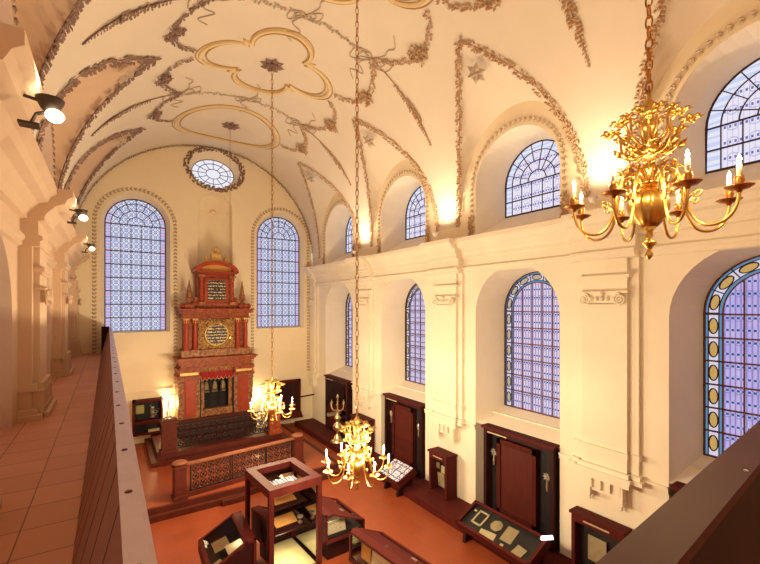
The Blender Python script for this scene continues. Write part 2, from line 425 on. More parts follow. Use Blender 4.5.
cols = [PI * k / 16 for k in range(17)]
mb.grid([[(ECC - .70 * cos(a), YE + .45 * sin(a), z) for a in cols] for z in (FZ, NS)])
mb.grid([[(ECC - .70 * cos(a) * cos(b), YE + .45 * sin(a) * cos(b), NS + .70 * sin(b)) for a in cols] for b in [PI / 2 * j / 10 for j in range(11)]])
struct(mb.build('wall_niche_end', 'plaster_warm', smooth=True))
mb = MB()
mb.tube([(ECC - .695 * cos(a), YE + .44 * sin(a), NS) for a in cols], .022, 6)
mb.ball((ECC, YE + .38, NS + .02), .13, 10, 6, .7)
struct(mb.build('trim_niche', 'plaster_warm'))
for c in (ECL, ECR):
    mb = MB(); loft(mb, arch(c, 1.08, -.95, 2.95), PE, arch(c, .95, -.90, 2.95), lambda a, z: (a, YE + .35, z))
    struct(mb.build('wall_reveal_end', 'plaster_warm', smooth=False))
el = lambda w, h, n=40: [(ECC + w * cos(2 * PI * k / n), OZ + h * sin(2 * PI * k / n)) for k in range(n)]
mb = MB(); loft(mb, el(OW, OH), PE, [(x, z - OZ + OZI) for x, z in el(.80, .56)], lambda a, z: (a, YE + .4, z)); struct(mb.build('wall_reveal_oval', 'plaster_warm', smooth=True))
# west wall, floors, galleries ----------------------------------------
mb = MB(); mb.box((XL - .2, YW - .2, FZ), (XR + .2, YW, VZ + 4.4)); struct(mb.build('wall_west', 'plaster'))
mb = MB(); mb.box((XL - 1.2, YW, FZ - .2), (XR + 1.2, YE + .6, FZ)); struct(mb.build('floor', 'floor'))
mb = MB(); mb.box((XL - .92, -.2, GZ - .3), (-.02, YE, GZ)); mb.box((XL, YW, GZ - .3), (XR, .45, GZ)); struct(mb.build('floor_gallery', 'gfloor'))
mb = MB(); mb.box((6.82, 2.0, FZ), (XR + .5, 16.9, -5.07)); struct(mb.build('floor_dais', 'mahogany'))
# parapets -------------------------------------------------------------
PT = -.73
mb = MB()
prof = [(-.19, GZ), (.035, PT), (.045, PT), (.045, GZ)]
mb.grid([[(x, y, z) for x, z in prof] for y in [.45, YE - .25]])
struct(mb.build('trim_parapet_panel', 'parapet'))
mb = MB()
k = 0
for j in range(38):
    y = .92 + j * .42
    a, b = Vector((-.192, y, GZ)), Vector((.033, y, PT))
    mb.tube([a, b], .002, 4)
M['seam'] = simple('parapet_seam', (.17, .065, .04), None, .6)
struct(mb.build('trim_parapet_seams', 'seam'))
mb = MB(); mb.box((.035, .45, PT - .02), (.10, YE, PT + .008)); mb.box((.045, .45, GZ - .3), (.10, YE, PT - .02)); mb.box((.10, .45, PT - .12), (.122, YE, PT - .035))
struct(mb.build('trim_parapet_rail', simple('daylit_rail', (.44, .34, .38), (.62, .50, .54), .35, scale=9)))  # daylight's lilac-white cast on the rail is put into the colour
mb = MB(); rng = random.Random(3)
for j in range(26):
    y = .75 + j * .55; mb.lathe([(.014, 0), (.013, .004), (.006, .006)], (.068 + rng.uniform(-.006, .006), y, PT + .008), 8)
struct(mb.build('trim_parapet_studs', 'grey_metal'))
mb = MB(); mb.box((-.19, YE - .27, GZ), (.03, YE - .2, PT + .03)); struct(mb.build('trim_parapet_end', 'mahogany_dark'))
# west gallery parapet, slightly skewed like the real one
mb = MB()
def wp(x, y, z): return (x, y + (x - 1.2) * .079, z)
prof = [(.22, GZ), (.46, PT), (.46, PT + .03), (.565, PT + .03), (.565, GZ - .3), (.5, GZ - .3)]
mb.grid([[wp(x, y, z) for y, z in prof] for x in (-.05, XR)])
o = struct(mb.build('trim_parapet_west', 'parapet_dark'))
mb = MB(); mb.grid([[wp(x, y, z) for y, z in ((.45, PT + .006), (.45, PT + .045), (.585, PT + .045), (.585, PT + .006))] for x in (-.05, XR)])
struct(mb.build('trim_parapet_west_rail', simple('west_rail_wood', (.045, .010, .016), (.085, .022, .028), .55, scale=5, spec=.25)))
mb = MB()
for q in (2.2, 2.75, 3.3, 3.9): mb.lathe([(.008, 0), (.008, .004), (.003, .006)], wp(q, .47, PT + .045), 8)
for z in (-1.0, -1.035, -1.07): mb.ball(wp(2.33, .46 + (z - PT) / (PT - GZ) * .24 - .008, z), .009, 8, 4)
struct(mb.build('trim_parapet_west_pins', 'white_metal'))
# entablature -----------------------------------------------------------
def entab(side):
    Xw = XR if not side else XL; sg = -1 if not side else 1
    ext = 0 if not side else .07
    prof = [(0, 1.72), (.36 + ext, 1.72), (.36 + ext, 1.62), (.30 + ext, 1.58), (.26 + ext, 1.50), (.16 + ext, 1.46), (.14, 1.36), (.10, 1.30), (.10, 1.24), (.03, 1.22), (.03, 1.02), (.08, 1.0), (.08, .95), (.05, .92), (.05, .86), (0, .84)]
    mb = MB(); ys = [YW]
    segs = []
    for p in PIL: segs += [(p - .58, 0), (p - .58, .19), (p + .58, .19), (p + .58, 0)]
    segs = [(YW, 0)] + segs + [(YE - .45, 0), (YE - .45, .10), (YE, .10)]
    rows = [[(Xw + sg * (x + (e if x > 0 else 0)), y, z) for x, z in prof] for y, e in segs]
    mb.grid(rows); struct(mb.build('trim_cornice_' + ('right' if not side else 'left'), 'plaster' if not side else 'plaster_left'))
entab(0); entab(1)
# pilasters ------------------------------------------------------------
def volute(mb, c, r, fl, X):
    pts = []
    for k in range(34):
        t = k / 33; a = t * 2.1 * 2 * PI; q = r * (1 - .85 * t)
        pts.append((X, c[0] + fl * (q * sin(a)), c[1] + q * cos(a)))
    mb.tube(pts, [r * .20 * (1 - .5 * k / 33) for k in range(34)], 6)
    mb.ball((X, c[0], c[1]), r * .2, 6, 4)
def pilaster(side, y, wid=.82, far=False):
    Xw = XR if not side else XL; sg = -1 if not side else 1
    zb = -3.1 if not side else GZ
    dd = .0 if not side else .08
    def bx(m, x0, x1, y0, y1, z0, z1): x1 += dd; m.box((min(Xw + sg * x0, Xw + sg * x1), y0, z0), (max(Xw + sg * x0, Xw + sg * x1), y1, z1))
    mb = MB(); h = wid / 2
    bx(mb, -.02, .07, y - h - .16, y + h + .16, zb, .86); bx(mb, -.02, .14, y - h, y + h, zb, .86)
    shaft = struct(mb.build('trim_pilaster', 'plaster' if not side else 'plaster_left'))
    mb = MB(); bx(mb, 0, .20, y - h - .06, y + h + .06, .50, .56); bx(mb, 0, .17, y - h - .02, y + h + .02, .46, .50); mb.build('neck_moulding', 'plaster' if not side else 'plaster_left', shaft)
    mb = MB(); zc = .10; X = Xw + sg * (.17 + dd)
    bx(mb, 0, .20, y - h - .03, y + h + .03, zc + .13, zc + .17); bx(mb, 0, .18, y - h + .08, y + h - .08, zc - .05, zc + .13)
    for fl in (-1, 1): volute(mb, (y + fl * (h - .09), zc + .02), .11, -fl, Xw + sg * (.21 + dd))
    for k in range(5): mb.ball((Xw + sg * (.20 + dd), y - .20 + k * .10, zc + .03), .038, 8, 5, 1.2)
    mb.tube([(Xw + sg * .2, y + h * .8 * (j / 8 - 1) + .0 + (h * .8) * j / 8 * 0, zc - .08 - .0) for j in range(9)] + [(Xw + sg * .2, y + h * .8 * j / 8, zc - .08) for j in range(9)], .022, 6)
    mb.ball((Xw + sg * (.21 + dd), y, zc + .12), .05, 8, 5)
    c = mb.build('capital', 'plaster' if not side else 'plaster_left', shaft)
    mb = MB()
    for a, b, d in ((.0, .07, .10), (.07, .15, .05), (.40, .5, .03)):
        bx(mb, 0, .16 + d, y - h - d, y + h + d, zb + a, zb + b)
        bx(mb, 0, .09 + d, y - h - d - .16, y + h + d + .16, zb + a, zb + b)
    if not side:
        bx(mb, 0, .23, y - h - .07, y + h + .07, zb - .1, zb)
        bx(mb, 0, .13, y - h + .05, y + h - .05, zb - .36, zb - .1)
        for k in range(4): bx(mb, .1, .18, y - h + .1 + k * .17, y - h + .18 + k * .17, zb - .30, zb - .12)
        for e in (-1, 1):
            bx(mb, 0, .17, y + e * (h - .12) - .06, y + e * (h - .12) + .06, zb - .46, zb - .1)
            mb.lathe([(.05, 0), (.035, -.05), (.02, -.09), (.03, -.11), (.01, -.14)], (Xw + sg * .07, y + e * (h - .12), zb - .44), 10)
    else: bx(mb, 0, .20, y - h - .1, y + h + .1, zb, zb + .4)
    mb.build('base_moulding', 'plaster' if not side else 'plaster_left', shaft)
for y in PIL[1:]: pilaster(0, y); pilaster(1, y)
pilaster(0, 16.72, .5); pilaster(1, 16.72, .5)
# string course on the right wall piers, dado below the pilasters
mb = MB()
for i in range(4):
    a = BAYS[i] + 1.15; b = BAYS[i + 1] - 1.15 if i < 3 else YE
    mb.box((XR - .03, a, -3.12), (XR, b, -3.04)); mb.box((XR - .05, a, -3.04), (XR, b, -3.0))
mb.box((0.3, YE - .03, -3.12), (2.0, YE, -3.06))
struct(mb.build('trim_dado', 'plaster'))
mb = MB(); mb.box((XL, YE - .03, FZ), (XR, YE, FZ + .12)); struct(mb.build('baseboard_end', 'marble_rust'))
# ================================================================ WINDOWS
wn = [0]
def bar(mb, P, pts, w, d=.03, y=0): mb.tube([P(*p) for p in pts], w / 2, 4)
def window(kind, place, hw, zb, zs, glassmat):
    """kind end/upper/lower; place(o) turns the local XZ pane into the wall"""
    wn[0] += 1
    P = lambda a, z, y=0: (a, y, z)
    n = 32; out = arch(0, hw, zb, zs, n)
    mb = MB(); fan(mb, P, out, (0, (zb + zs) / 2))
    o = struct(mb.build('window_%d' % wn[0], glassmat)); place(o)
    fr = MB(); thin = MB()
    w = .035
    fr.tube([P(*p) for p in out], .028, 4, closed=True)
    R_ = hw
    if kind == 'upper':
        for r in (.78, .52, .27): thin.tube([P(-R_ * r * cos(PI * k / 24), zs + R_ * r * sin(PI * k / 24)) for k in range(25)], .013, 4)
        for k in range(1, 9):
            a = PI * k / 9; r0 = .27 if k % 2 else .52
            if k % 3 == 0: r0 = .27
            thin.tube([P(-R_ * r0 * cos(a), zs + R_ * r0 * sin(a)), P(-R_ * cos(a), zs + R_ * sin(a))], .012, 4)
        for z in (zs, zs - .38): fr.tube([P(-R_, z), P(R_, z)], .018, 4)
        for x in (-.78, -.47, -.16, .16, .47, .78): thin.tube([P(x * R_, zb), P(x * R_, zs)], .012, 4)
    elif kind == 'end':
        for r in (.82, .56, .30): thin.tube([P(-R_ * r * cos(PI * k / 24), zs + R_ * r * sin(PI * k / 24)) for k in range(25)], .018, 4)
        for k in range(1, 8):
            a = PI * k / 8; thin.tube([P(-R_ * .56 * cos(a), zs + R_ * .56 * sin(a)), P(-R_ * cos(a), zs + R_ * sin(a))], .018, 4)
        for k in range(1, 4):
            a = PI * k / 4; thin.tube([P(-R_ * .30 * cos(a), zs + R_ * .30 * sin(a)), P(-R_ * .56 * cos(a), zs + R_ * .56 * sin(a))], .012, 4)
        m = round((zs - zb) / .46)
        for k in range(m): z = zs - k * (zs - zb) / m; fr.tube([P(-R_, z), P(R_, z)], .024, 4)
        for x in (-.82, -.5, -.17, .17, .5, .82): thin.tube([P(x * R_, zb), P(x * R_, zs)], .015, 4)
    else:
        inner = R_ - .26
        for k in range(7):
            z = zs - .02 - k * .40
            if z > zb + .1: fr.tube([P(-R_, z), P(R_, z)], .019, 4)
        for x in (-2.5, -1.5, -.5, .5, 1.5, 2.5):
            xx = x * inner * 2 / 5; fr.tube([P(xx, zb), P(xx, zs + (math.sqrt(max(0, inner ** 2 - xx * xx))) )], .015, 4)
        fr.tube([P(-inner * cos(PI * k / 24), zs + inner * sin(PI * k / 24)) for k in range(25)], .014, 4)
        # border of ovals: yellow vesicas between milky pieces, teal edging
        yel, mil, teal = MB(), MB(), MB()
        def ves(mb, cx, cz, ang, hx, hz, n=12):
            pts = [(hx * (1 if k < n else -1) * sin(PI * (k % n) / n), hz * (cos(PI * k / n))) for k in range(2 * n)]
            pts = [(hx * sin(2 * PI * k / (2 * n)), hz * cos(2 * PI * k / (2 * n))) for k in range(2 * n)]
            q = [(cx + x * cos(ang) - z * sin(ang), cz + x * sin(ang) + z * cos(ang)) for x, z in pts]
            o_ = len(mb.v); mb.v += [P(a, b, -.006) for a, b in q]; mb.f.append(tuple(range(o_, o_ + len(q))))
            thin.tube([P(a, b, -.008) for a, b in q], .012, 4, closed=True)
        for e in (-1, 1):
            for (x0, x1) in ((R_ - .055, R_ - .015), (R_ - .25, R_ - .21)):
                teal.add([P(e * x0, zb, -.004), P(e * x1, zb, -.004), P(e * x1, zs, -.004), P(e * x0, zs, -.004)], [(0, 1, 2, 3)])
            thin.tube([P(e * (R_ - .06), zb), P(e * (R_ - .06), zs)], .010, 4); thin.tube([P(e * (R_ - .205), zb), P(e * (R_ - .205), zs)], .010, 4)
            mil.add([P(e * (R_ - .20), zb, -.003), P(e * (R_ - .065), zb, -.003), P(e * (R_ - .065), zs, -.003), P(e * (R_ - .20), zs, -.003)], [(0, 1, 2, 3)])
            k = 0; z = zs - .22
            while z > zb + .12: ves(yel, e * (R_ - .132), z, 0, .062, .13); z -= .40
        nn = 24
        for r0, r1, mbx, yo in ((R_ - .055, R_ - .015, teal, -.004), (R_ - .25, R_ - .21, teal, -.004), (R_ - .20, R_ - .065, mil, -.003)):
            mbx.grid([[P(-r * cos(PI * k / nn), zs + r * sin(PI * k / nn), yo) for k in range(nn + 1)] for r in (r0, r1)])
        for r in (R_ - .06, R_ - .205): thin.tube([P(-r * cos(PI * k / nn), zs + r * sin(PI * k / nn)) for k in range(nn + 1)], .010, 4)
        for k in range(7):
            a = PI * (k + .5) / 7; rr = R_ - .132; ves(yel, -rr * cos(a), zs + rr * sin(a), -(a - 0) , .062, .13)
            a2 = PI * k / 7
            thin.tube([P(-(R_ - .205) * cos(a2), zs + (R_ - .205) * sin(a2)), P(-R_ * cos(a2), zs + R_ * sin(a2))], .012, 4)
        yel.build('oval_pane', 'g_yellow' if glassmat == 'sg_near' else 'g_straw', o); mil.build('milky_pane', 'g_white', o); teal.build('teal_edging', 'g_teal', o)
    fr.build('window_frame', 'lead_red' if kind == 'lower' else 'lead', o); thin.build('glazing_bar', 'lead', o)
    return o
def onright(x, y):
    def f(o): o.location = (x, y, 0); o.rotation_euler = (0, 0, -PI / 2)
    return f
def onleft(x, y):
    def f(o): o.location = (x, y, 0); o.rotation_euler = (0, 0, PI / 2)
    return f
def onend(x, y):
    def f(o): o.location = (x, y, 0)
    return f
for i, c in enumerate(BAYS):
    window('lower', onright(XR + .88, c), .95, -2.57, -.12, 'sg_near' if i == 0 else 'sg_lower')
    window('upper', onright(XR + .88, c), .92, 2.3, 3.04, 'sg_upper')
    window('upper', onleft(VX - (XR - VX) * KL - .88, c), .92, 2.3, 3.04, 'sg_upper')
    window('end', onleft(XL - .88, c), .95, -.9, -.12, 'sg_lower')
window('end', onend(ECL, YE + .33), .95, -.90, 2.95, 'sg_end'); window('end', onend(ECR, YE + .33), .95, -.90, 2.95, 'sg_end')
wn[0] += 1
P = lambda a, z: (a, 0, z); mb = MB(); fan(mb, P, [(.80 * cos(2 * PI * k / 40), .56 * sin(2 * PI * k / 40)) for k in range(40)], (0, 0))
o = struct(mb.build('window_%d' % wn[0], 'sg_oval')); o.location = (ECC, YE + .39, OZI)
mb = MB()
for q in (1, .72, .34): mb.tube([(.80 * q * cos(2 * PI * k / 40), 0, .56 * q * sin(2 * PI * k / 40)) for k in range(40)], .016, 4, closed=True)
for k in range(12):
    a = 2 * PI * k / 12; mb.tube([(.78 * .34 * cos(a), 0, .53 * .34 * sin(a)), (.78 * cos(a), 0, .53 * sin(a))], .014, 4)
mb.build('window_frame', 'lead', o)
# ================================================================ STUCCO DECORATION
tn = [0]
def trim(mb, mat='stucco', parent=None):
    tn[0] += 1; o = mb.build('trim_%d' % tn[0], mat, parent); return struct(o)
rg = random.Random(11)
for side in (0, 1):
    mir = (lambda x: x) if not side else (lambda x: VX - (x - VX) * KL)
    for i, c in enumerate(BAYS):
        mb = MB(); pts = []
        for k in range(61):
            dy = -WL + 2 * WL * k / 60; x = groin_x(dy); pts.append(Vector((mir(x), c + dy, barrel_z(x))))
        half = len(pts) // 2
        for seg in (pts[:half + 1], pts[half:]):
            garland(mb, seg, vn, .065 if not side else .10, .06, .085 if not side else .115, rg, off=.02, per=3)
            mb.tube(seg, .012, 5)
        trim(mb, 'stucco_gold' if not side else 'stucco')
        # small star flower below the tip
        mb = MB(); p = Vector((mir(6.5), c, 4.95)); nrm = Vector((mir(0) - mir(1), 0, -1.2)).normalized()
        A = nrm.orthogonal().normalized(); B = nrm.cross(A)
        for k in range(6):
            d = A * cos(k * PI / 3) + B * sin(k * PI / 3); mb.leaf(p + nrm * .02, d, .07, .24, nrm)
        mb.ball(p + nrm * .03, .05); trim(mb, 'ribbon')
        # leaf ring around the upper niche
        mb = MB(); X = XR if not side else VX - (XR - VX) * KL; u = Vector((-1 if not side else 1, 0, 0))
        ring = [Vector((X, a, z)) for a, z in arch(c, 1.27, CT, 2.93, 40)]; ring = resample(ring, .135)
        for a, b in zip(ring, ring[1:]):
            t = (b - a).normalized(); s_ = u.cross(t); m = a + u * .02
            for e in (-1, 1): mb.leaf(m, (t + s_ * e * .55), .028, .115, u)
            mb.ball(m + t * .02, .018, 6, 4)
        trim(mb, 'stucco_light' if not side else 'stucco')
        for e in (-1, 1): # acanthus at the ring's foot
            if side: continue
            mb = MB(); garland(mb, [Vector((X, c + e * 1.27, CT)), Vector((X, c + e * 1.27, CT + .5))], lambda p: u, .07, .05, .09, rg, off=.03); trim(mb, 'stucco_gold')
# leaf rings on the end wall
u = Vector((0, -1, 0))
for c in (ECL, ECR):
    mb = MB(); ring = resample([Vector((a, YE, z)) for a, z in arch(c, 1.25, -3.0, 2.95, 40)], .135)
    for a, b in zip(ring, ring[1:]):
        t = (b - a).normalized(); s_ = u.cross(t)
        for e in (-1, 1): mb.leaf(a + u * .02, (t + s_ * e * .6), .035, .125, u)
    trim(mb, 'stucco_light')
mb = MB(); ring = [Vector((ECC + 1.05 * cos(2 * PI * k / 60), YE, OZ + .79 * sin(2 * PI * k / 60))) for k in range(61)]
garland(mb, ring, lambda p: u, .07, .06, .11, rg, off=.02); trim(mb, 'stucco')
mb = MB(); garland(mb, [Vp(t, YE - .06, .02) for t in range(4, 177, 2)], vn, .04, .07, .08, rg); trim(mb, 'stucco')
# vault festoons
def vpath(pts, n=8): return [Vp(p.x, p.y, .015) for p in spline([Vector((a, b, 0)) for a, b in pts], n)]
def bow(mb, th, y, s=1):
    for e in (-1, 1):
        for k, (l, w) in enumerate(((5.5, .38), (3.5, .30))):
            pts = [(th, y), (th + e * 2 + l * .3 * k, y + w * .9 * e * .6), (th + l * e, y + w * e + .1 * k), (th + l * e * 1.1, y + .05 * e), (th + l * .4 * e, y - .12 * e), (th, y)]
            mb.tube(vpath([(th + (a - th) * s, y + (b - y) * s) for a, b in pts], 5), .013, 4)
        mb.tube(vpath([(th, y), (th + 2 * e, y + .35 * e), (th - 1.5, y + .55 * e), (th + 2.5 * e, y + .72 * e), (th - .5 * e, y + .95 * e)], 6), .014, 4)
    mb.ball(Vp(th, y, .03), .06)
def bouquet(mb, th, y, r=.24, n=46):
    c = Vp(th, y, .03); nn = vn(c); A = Vector((0, 1, 0)); B = nn.cross(A)
    for k in range(n):
        a = rg.uniform(0, 2 * PI); q = r * math.sqrt(rg.random()); p = c + (A * cos(a) + B * sin(a)) * q
        d = (A * rg.uniform(-1, 1) + B * rg.uniform(-1, 1) + nn * .3); mb.leaf(p, d, .03, .11, nn)
        if k % 5 == 0: mb.ball(p + nn * .04, .035, 6, 4)
PLACE = {0: 'nearest the camera', 1: 'in the middle of the vault', 2: 'second from the far wall', 3: 'at the far wall'}
for j, y in enumerate([3.9, 8.15, 12.4]):
    # transverse rope with centre knot
    mb = MB(); garland(mb, [Vp(t, y, .01) for t in range(67, 114, 1)], vn, .028, .08, .09, rg, per=2)
    bow(mb, 90, y, .7); trim(mb, 'ribbon')
    for side in (0, 1):
        f = (lambda t: t) if not side else (lambda t: 180 - t)
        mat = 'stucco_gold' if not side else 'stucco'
        o = empty('stucco_festoon', tuple(Vp(f(66), y)), 0,
            'stucco bow with flower swags, %s half of vault, %s' % (('right', 'left')[side], ('at the nearest chandelier', 'before the whole quatrefoil', 'between quatrefoil and round medallion')[j]), 'festoon')
        inv = -o.location
        def rel(mbx):
            mbx.v = [(a[0] + inv.x, a[1] + inv.y, a[2] + inv.z) for a in mbx.v]; return mbx
        m = MB(); bow(m, f(66), y); rel(m).build('bow', 'ribbon', o)
        for e in (-1, 1):
            m = MB(); pts = vpath([(f(66), y), (f(60), y + e * .5), (f(57.5), y + e * 1.1), (f(60), y + e * 1.65), (f(65.5), y + e * 1.95)], 8)
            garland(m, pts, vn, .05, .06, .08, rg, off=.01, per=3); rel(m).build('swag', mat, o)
            m = MB(); bouquet(m, f(57.8), y + e * 1.12, .22); rel(m).build('bouquet', mat, o)
        m = MB(); m.tube(vpath([(f(66), y), (f(31), y)], 12), .014, 4)
        garland(m, [Vp(f(t), y, .02) for t in range(55, 30, -1)], vn, .085, .07, .12, rg, off=.01, per=4, taper=lambda t: .35 + 1.1 * t if t < .5 else max(.12, 1.75 * (1 - t)))
        rel(m).build('drop', mat, o)
# ceiling medallions
def quat(a, k=1.0):
    # outline with four lobes and squared spikes between them, a in 0..1
    a = a % 1; q = int(a * 4); t = a * 4 - q; base = q * PI / 2
    c0 = .95; r0 = .68
    if t < .80:
        ang = base + (t / .80 - .5) * 3.8
        x = c0 * cos(base) + r0 * cos(ang); y = c0 * sin(base) + r0 * sin(ang)
    else:
        s_ = (t - .80) / .20; d = base + PI / 4
        e0 = base + 1.9; ax, ay = c0 * cos(base) + r0 * cos(e0), c0 * sin(base) + r0 * sin(e0)
        b1 = base + PI / 2; e1 = b1 - 1.9; bx, by = c0 * cos(b1) + r0 * cos(e1), c0 * sin(b1) + r0 * sin(e1)
        m = ((ax + bx) / 2, (ay + by) / 2); tip = (m[0] + .20 * cos(d), m[1] + .20 * sin(d))
        if s_ < .5: u_ = s_ * 2; x, y = ax + (tip[0] - ax) * u_, ay + (tip[1] - ay) * u_
        else: u_ = s_ * 2 - 1; x, y = tip[0] + (bx - tip[0]) * u_, tip[1] + (by - tip[1]) * u_
    return x * k, y * k
def onvault(dx, dy, yc, off): # arc-length coordinates from the crown
    th = 90 - math.degrees(dx / VR); return Vp(th, yc + dy, off)
def rosette(yc, nm, lab):
    m = MB(); c = onvault(0, 0, yc, .02)
    for k in range(8):
        a = 2 * PI * k / 8; d = Vector((cos(a), sin(a), 0))
        m.leaf(c + d * .05, d, .085, .28, (0, 0, -1)); m.leaf(c + d * .03 - Vector((0, 0, .03)), Vector((cos(a + .4), sin(a + .4), -.2)), .05, .17, (0, 0, -1))
    m.ball(c - Vector((0, 0, .03)), .06); m.v = [(a - c.x, b - c.y, z - c.z) for a, b, z in m.v]
    o = m.build('ceiling_rosette', 'stucco', None, False, tuple(c)); tag(o, lab, 'rosette')
for i, (yc, lab, rl) in enumerate([(1.6, 'ochre quatrefoil stucco medallion overhead, at the camera end of the vault', 'stucco rosette at the top of the nearest chandelier chain'),
        (6.0, 'ochre quatrefoil stucco medallion cut by the top edge of the photo', 'stucco rosette where the middle chandelier chain meets the vault'),
        (10.3, 'ochre quatrefoil stucco medallion seen whole on the vault', 'dark flower rosette inside the whole quatrefoil medallion'),
        (14.55, 'round ochre stucco medallion on the vault nearest the far wall', 'flower rosette inside the round medallion near the far wall')]):
    o = empty('ceiling_medallion', (VX, yc, VZ + VR), 0, lab, 'medallion')
    for nm, k, off, r, mat in (('outer_moulding', 1.0, .01, .05, 'ochre'), ('inner_line', .92, .01, .022, 'bronze'), ('outer_line', 1.06, .005, .016, 'bronze')):
        m = MB()
        if i < 3: pts = [onvault(*[v * (1 if q == 0 else .89) for q, v in enumerate(quat(a / 240, k))], yc, off) for a in range(240)]
        else: pts = [onvault(1.62 * k * cos(2 * PI * a / 80), 1.42 * k * sin(2 * PI * a / 80), yc, off) for a in range(80)]
        m.tube(pts, r, 5, closed=True); m.v = [(a - VX, b - yc, z - VZ - VR) for a, b, z in m.v]; m.build(nm, mat, o)
    rosette(yc, 'rosette', rl)
# ================================================================ CHANDELIERS
def chandelier():
    o = empty('brass_chandelier')
    m = MB(); m.lathe([(.004, -.43), (.022, -.41), (.03, -.385), (.012, -.36), (.028, -.33), (.05, -.305), (.052, -.295), (.02, -.28), (.028, -.24), (.024, -.21), (.06, -.17)], n=16)
    m.lathe([(.045, .12), (.06, .15), (.10, .165), (.06, .19), (.04, .23), (.075, .26), (.05, .30), (.035, .36), (.055, .40), (.075, .43), (.04, .47), (.03, .56), (.045, .60), (.07, .63), (.03, .68), (.028, .74), (.045, .78), (.015, .84), (.012, .90)], n=16)
    m.build('stem', 'brass', o, True)
    m = MB(); m.lathe([(.055, -.175), (.085, -.14), (.115, -.09), (.132, -.03), (.132, .02), (.118, .07), (.09, .11), (.05, .135)], n=48, lobes=12, amp=.06); m.build('globe', 'brass', o, True)
    arm = MB(); arm.tube(bez([(.05, 0, .16), (.10, 0, .30), (.20, 0, .30), (.23, 0, .10), (.25, 0, -.06), (.28, 0, -.22), (.40, 0, -.22), (.52, 0, -.22), (.55, 0, -.10), (.55, 0, .0)], 12), .0115, 8)
    arm.tube(bez([(.23, 0, .12), (.17, 0, .02), (.13, 0, .10), (.17, 0, .14), (.2, 0, .17), (.22, 0, .12), (.19, 0, .11)], 8), .008, 6)
    arm.tube(bez([(.25, 0, -.02), (.33, 0, .10), (.37, 0, .02), (.32, 0, .0), (.29, 0, -.01), (.3, 0, .05), (.33, 0, .04)], 8), .007, 6)
    pan = MB(); pan.lathe([(.012, -.03), (.02, -.012), (.055, -.004), (.078, .012), (.082, .016), (.05, .010), (.025, .012), (.022, .03), (.030, .05), (.024, .085), (.018, .088)], (.55, 0, 0), 20)
    can = MB(); can.lathe([(.015, .06), (.015, .17), (.006, .174)], (.55, 0, 0), 10)
    fl = MB(); fl.lathe([(.003, .172), (.010, .182), (.013, .196), (.009, .212), (.001, .232)], (.55, 0, 0), 8)
    orn = MB()
    orn.tube(bez([(.03, 0, .42), (.10, 0, .34), (.20, 0, .40), (.19, 0, .52), (.18, 0, .60), (.25, 0, .64), (.28, 0, .58)], 9), .010, 6)
    for k in range(7):
        a = k * .9; orn.leaf((.26 + .015 * cos(a), .015 * sin(a), .60), (cos(a), sin(a), .3 + .2 * (k % 2)), .028, .075, (0, 0, 1))
    orn.ball((.26, 0, .61), .028)
    for q in (.08, .14, .185): orn.leaf((q, 0, .40), (.5, rg.uniform(-.5, .5), .7), .026, .10, (0, 1, 0)); orn.leaf((q, 0, .42), (.6, .8, .4), .024, .08, (0, 0, 1))
    fil = MB()
    fil.tube(bez([(.03, 0, .44), (.06, 0, .50), (.15, 0, .52), (.13, 0, .66), (.12, 0, .72), (.17, 0, .74), (.17, 0, .68)], 8), .008, 6)
    for k in range(6): a = k * 1.05; fil.leaf((.155, 0, .70), (cos(a), sin(a), .35), .024, .065, (0, 0, 1))
    sc_ = MB(); sc_.tube(bez([(.04, 0, .2), (.10, 0, .36), (.26, 0, .30), (.24, 0, .18), (.22, 0, .10), (.14, 0, .12), (.18, 0, .19)], 8), .008, 6)
    for k in range(4): sc_.leaf((.10 + .04 * k, 0, .27 - .01 * k), (.5, (-1) ** k * .6, .6), .022, .075, (0, 0, 1))
    def ring(src, name, mat, n, ph, parent, kids=()):
        first = src.build(name, mat, parent, True)
        objs = [first]
        for k in range(1, n): c = first.copy(); COL.objects.link(c); objs.append(c)
        for k, c in enumerate(objs): c.rotation_euler = (0, 0, ph + 2 * PI * k / n); c.parent = parent
        for kb, kn, km in kids:
            kf = None
            for c in objs:
                if kf is None: kf = kb.build(kn, km, c, True)
                else: q = kf.copy(); COL.objects.link(q); q.parent = c
        return objs
    ring(arm, 'arm', 'brass', 8, 0, o, ((pan, 'drip_pan', 'brass_dark'), (can, 'candle', 'candle'), (fl, 'flame', 'flame')))
    ring(orn, 'flower_branch', 'brass', 8, PI / 8, o); ring(fil, 'leaf_branch', 'brass', 8, 0, o); ring(sc_, 'scroll', 'brass', 8, PI / 8, o)
    return o
def chain(parent, z0, z1, pitch=.075, r=.02, mat='brass_dark'):
    m = MB(); z = z0; k = 0
    while z < z1:
        pts = []
        for j in range(10):
            a = 2 * PI * j / 10; x = r * cos(a); zz = z + pitch * .62 * sin(a)
            pts.append((x, 0, zz) if k % 2 else (0, x, zz))
        m.tube(pts, r * .32, 4, closed=True); z += pitch; k += 1
    m.tube([(0, 0, z0 - .05), (0, 0, z0 + .01)], r * .4, 6)
    return m.build('chain', mat, parent)
def pointlight(nm, loc, e, col, r=.05):
    l = bpy.data.lights.new(nm, 'POINT'); l.energy = e; l.color = col; l.shadow_soft_size = r
    o = bpy.data.objects.new(nm, l); COL.objects.link(o); o.location = loc; return o
WARM = (1, .68, .30); SOFT = (1, .78, .46)
ch0 = chandelier()
specs = [((3.54, 1.468, .795), 'large near brass chandelier with lit candles hanging in front of the right cornice', 12, 10),
         ((3.54, 5.975, -2.72), 'brass chandelier hanging low in the middle of the hall above the glass cases', 66, 10),
         ((3.54, 10.30, -2.66), 'distant brass chandelier with lit candles in front of the ark railing', 80, 10)]
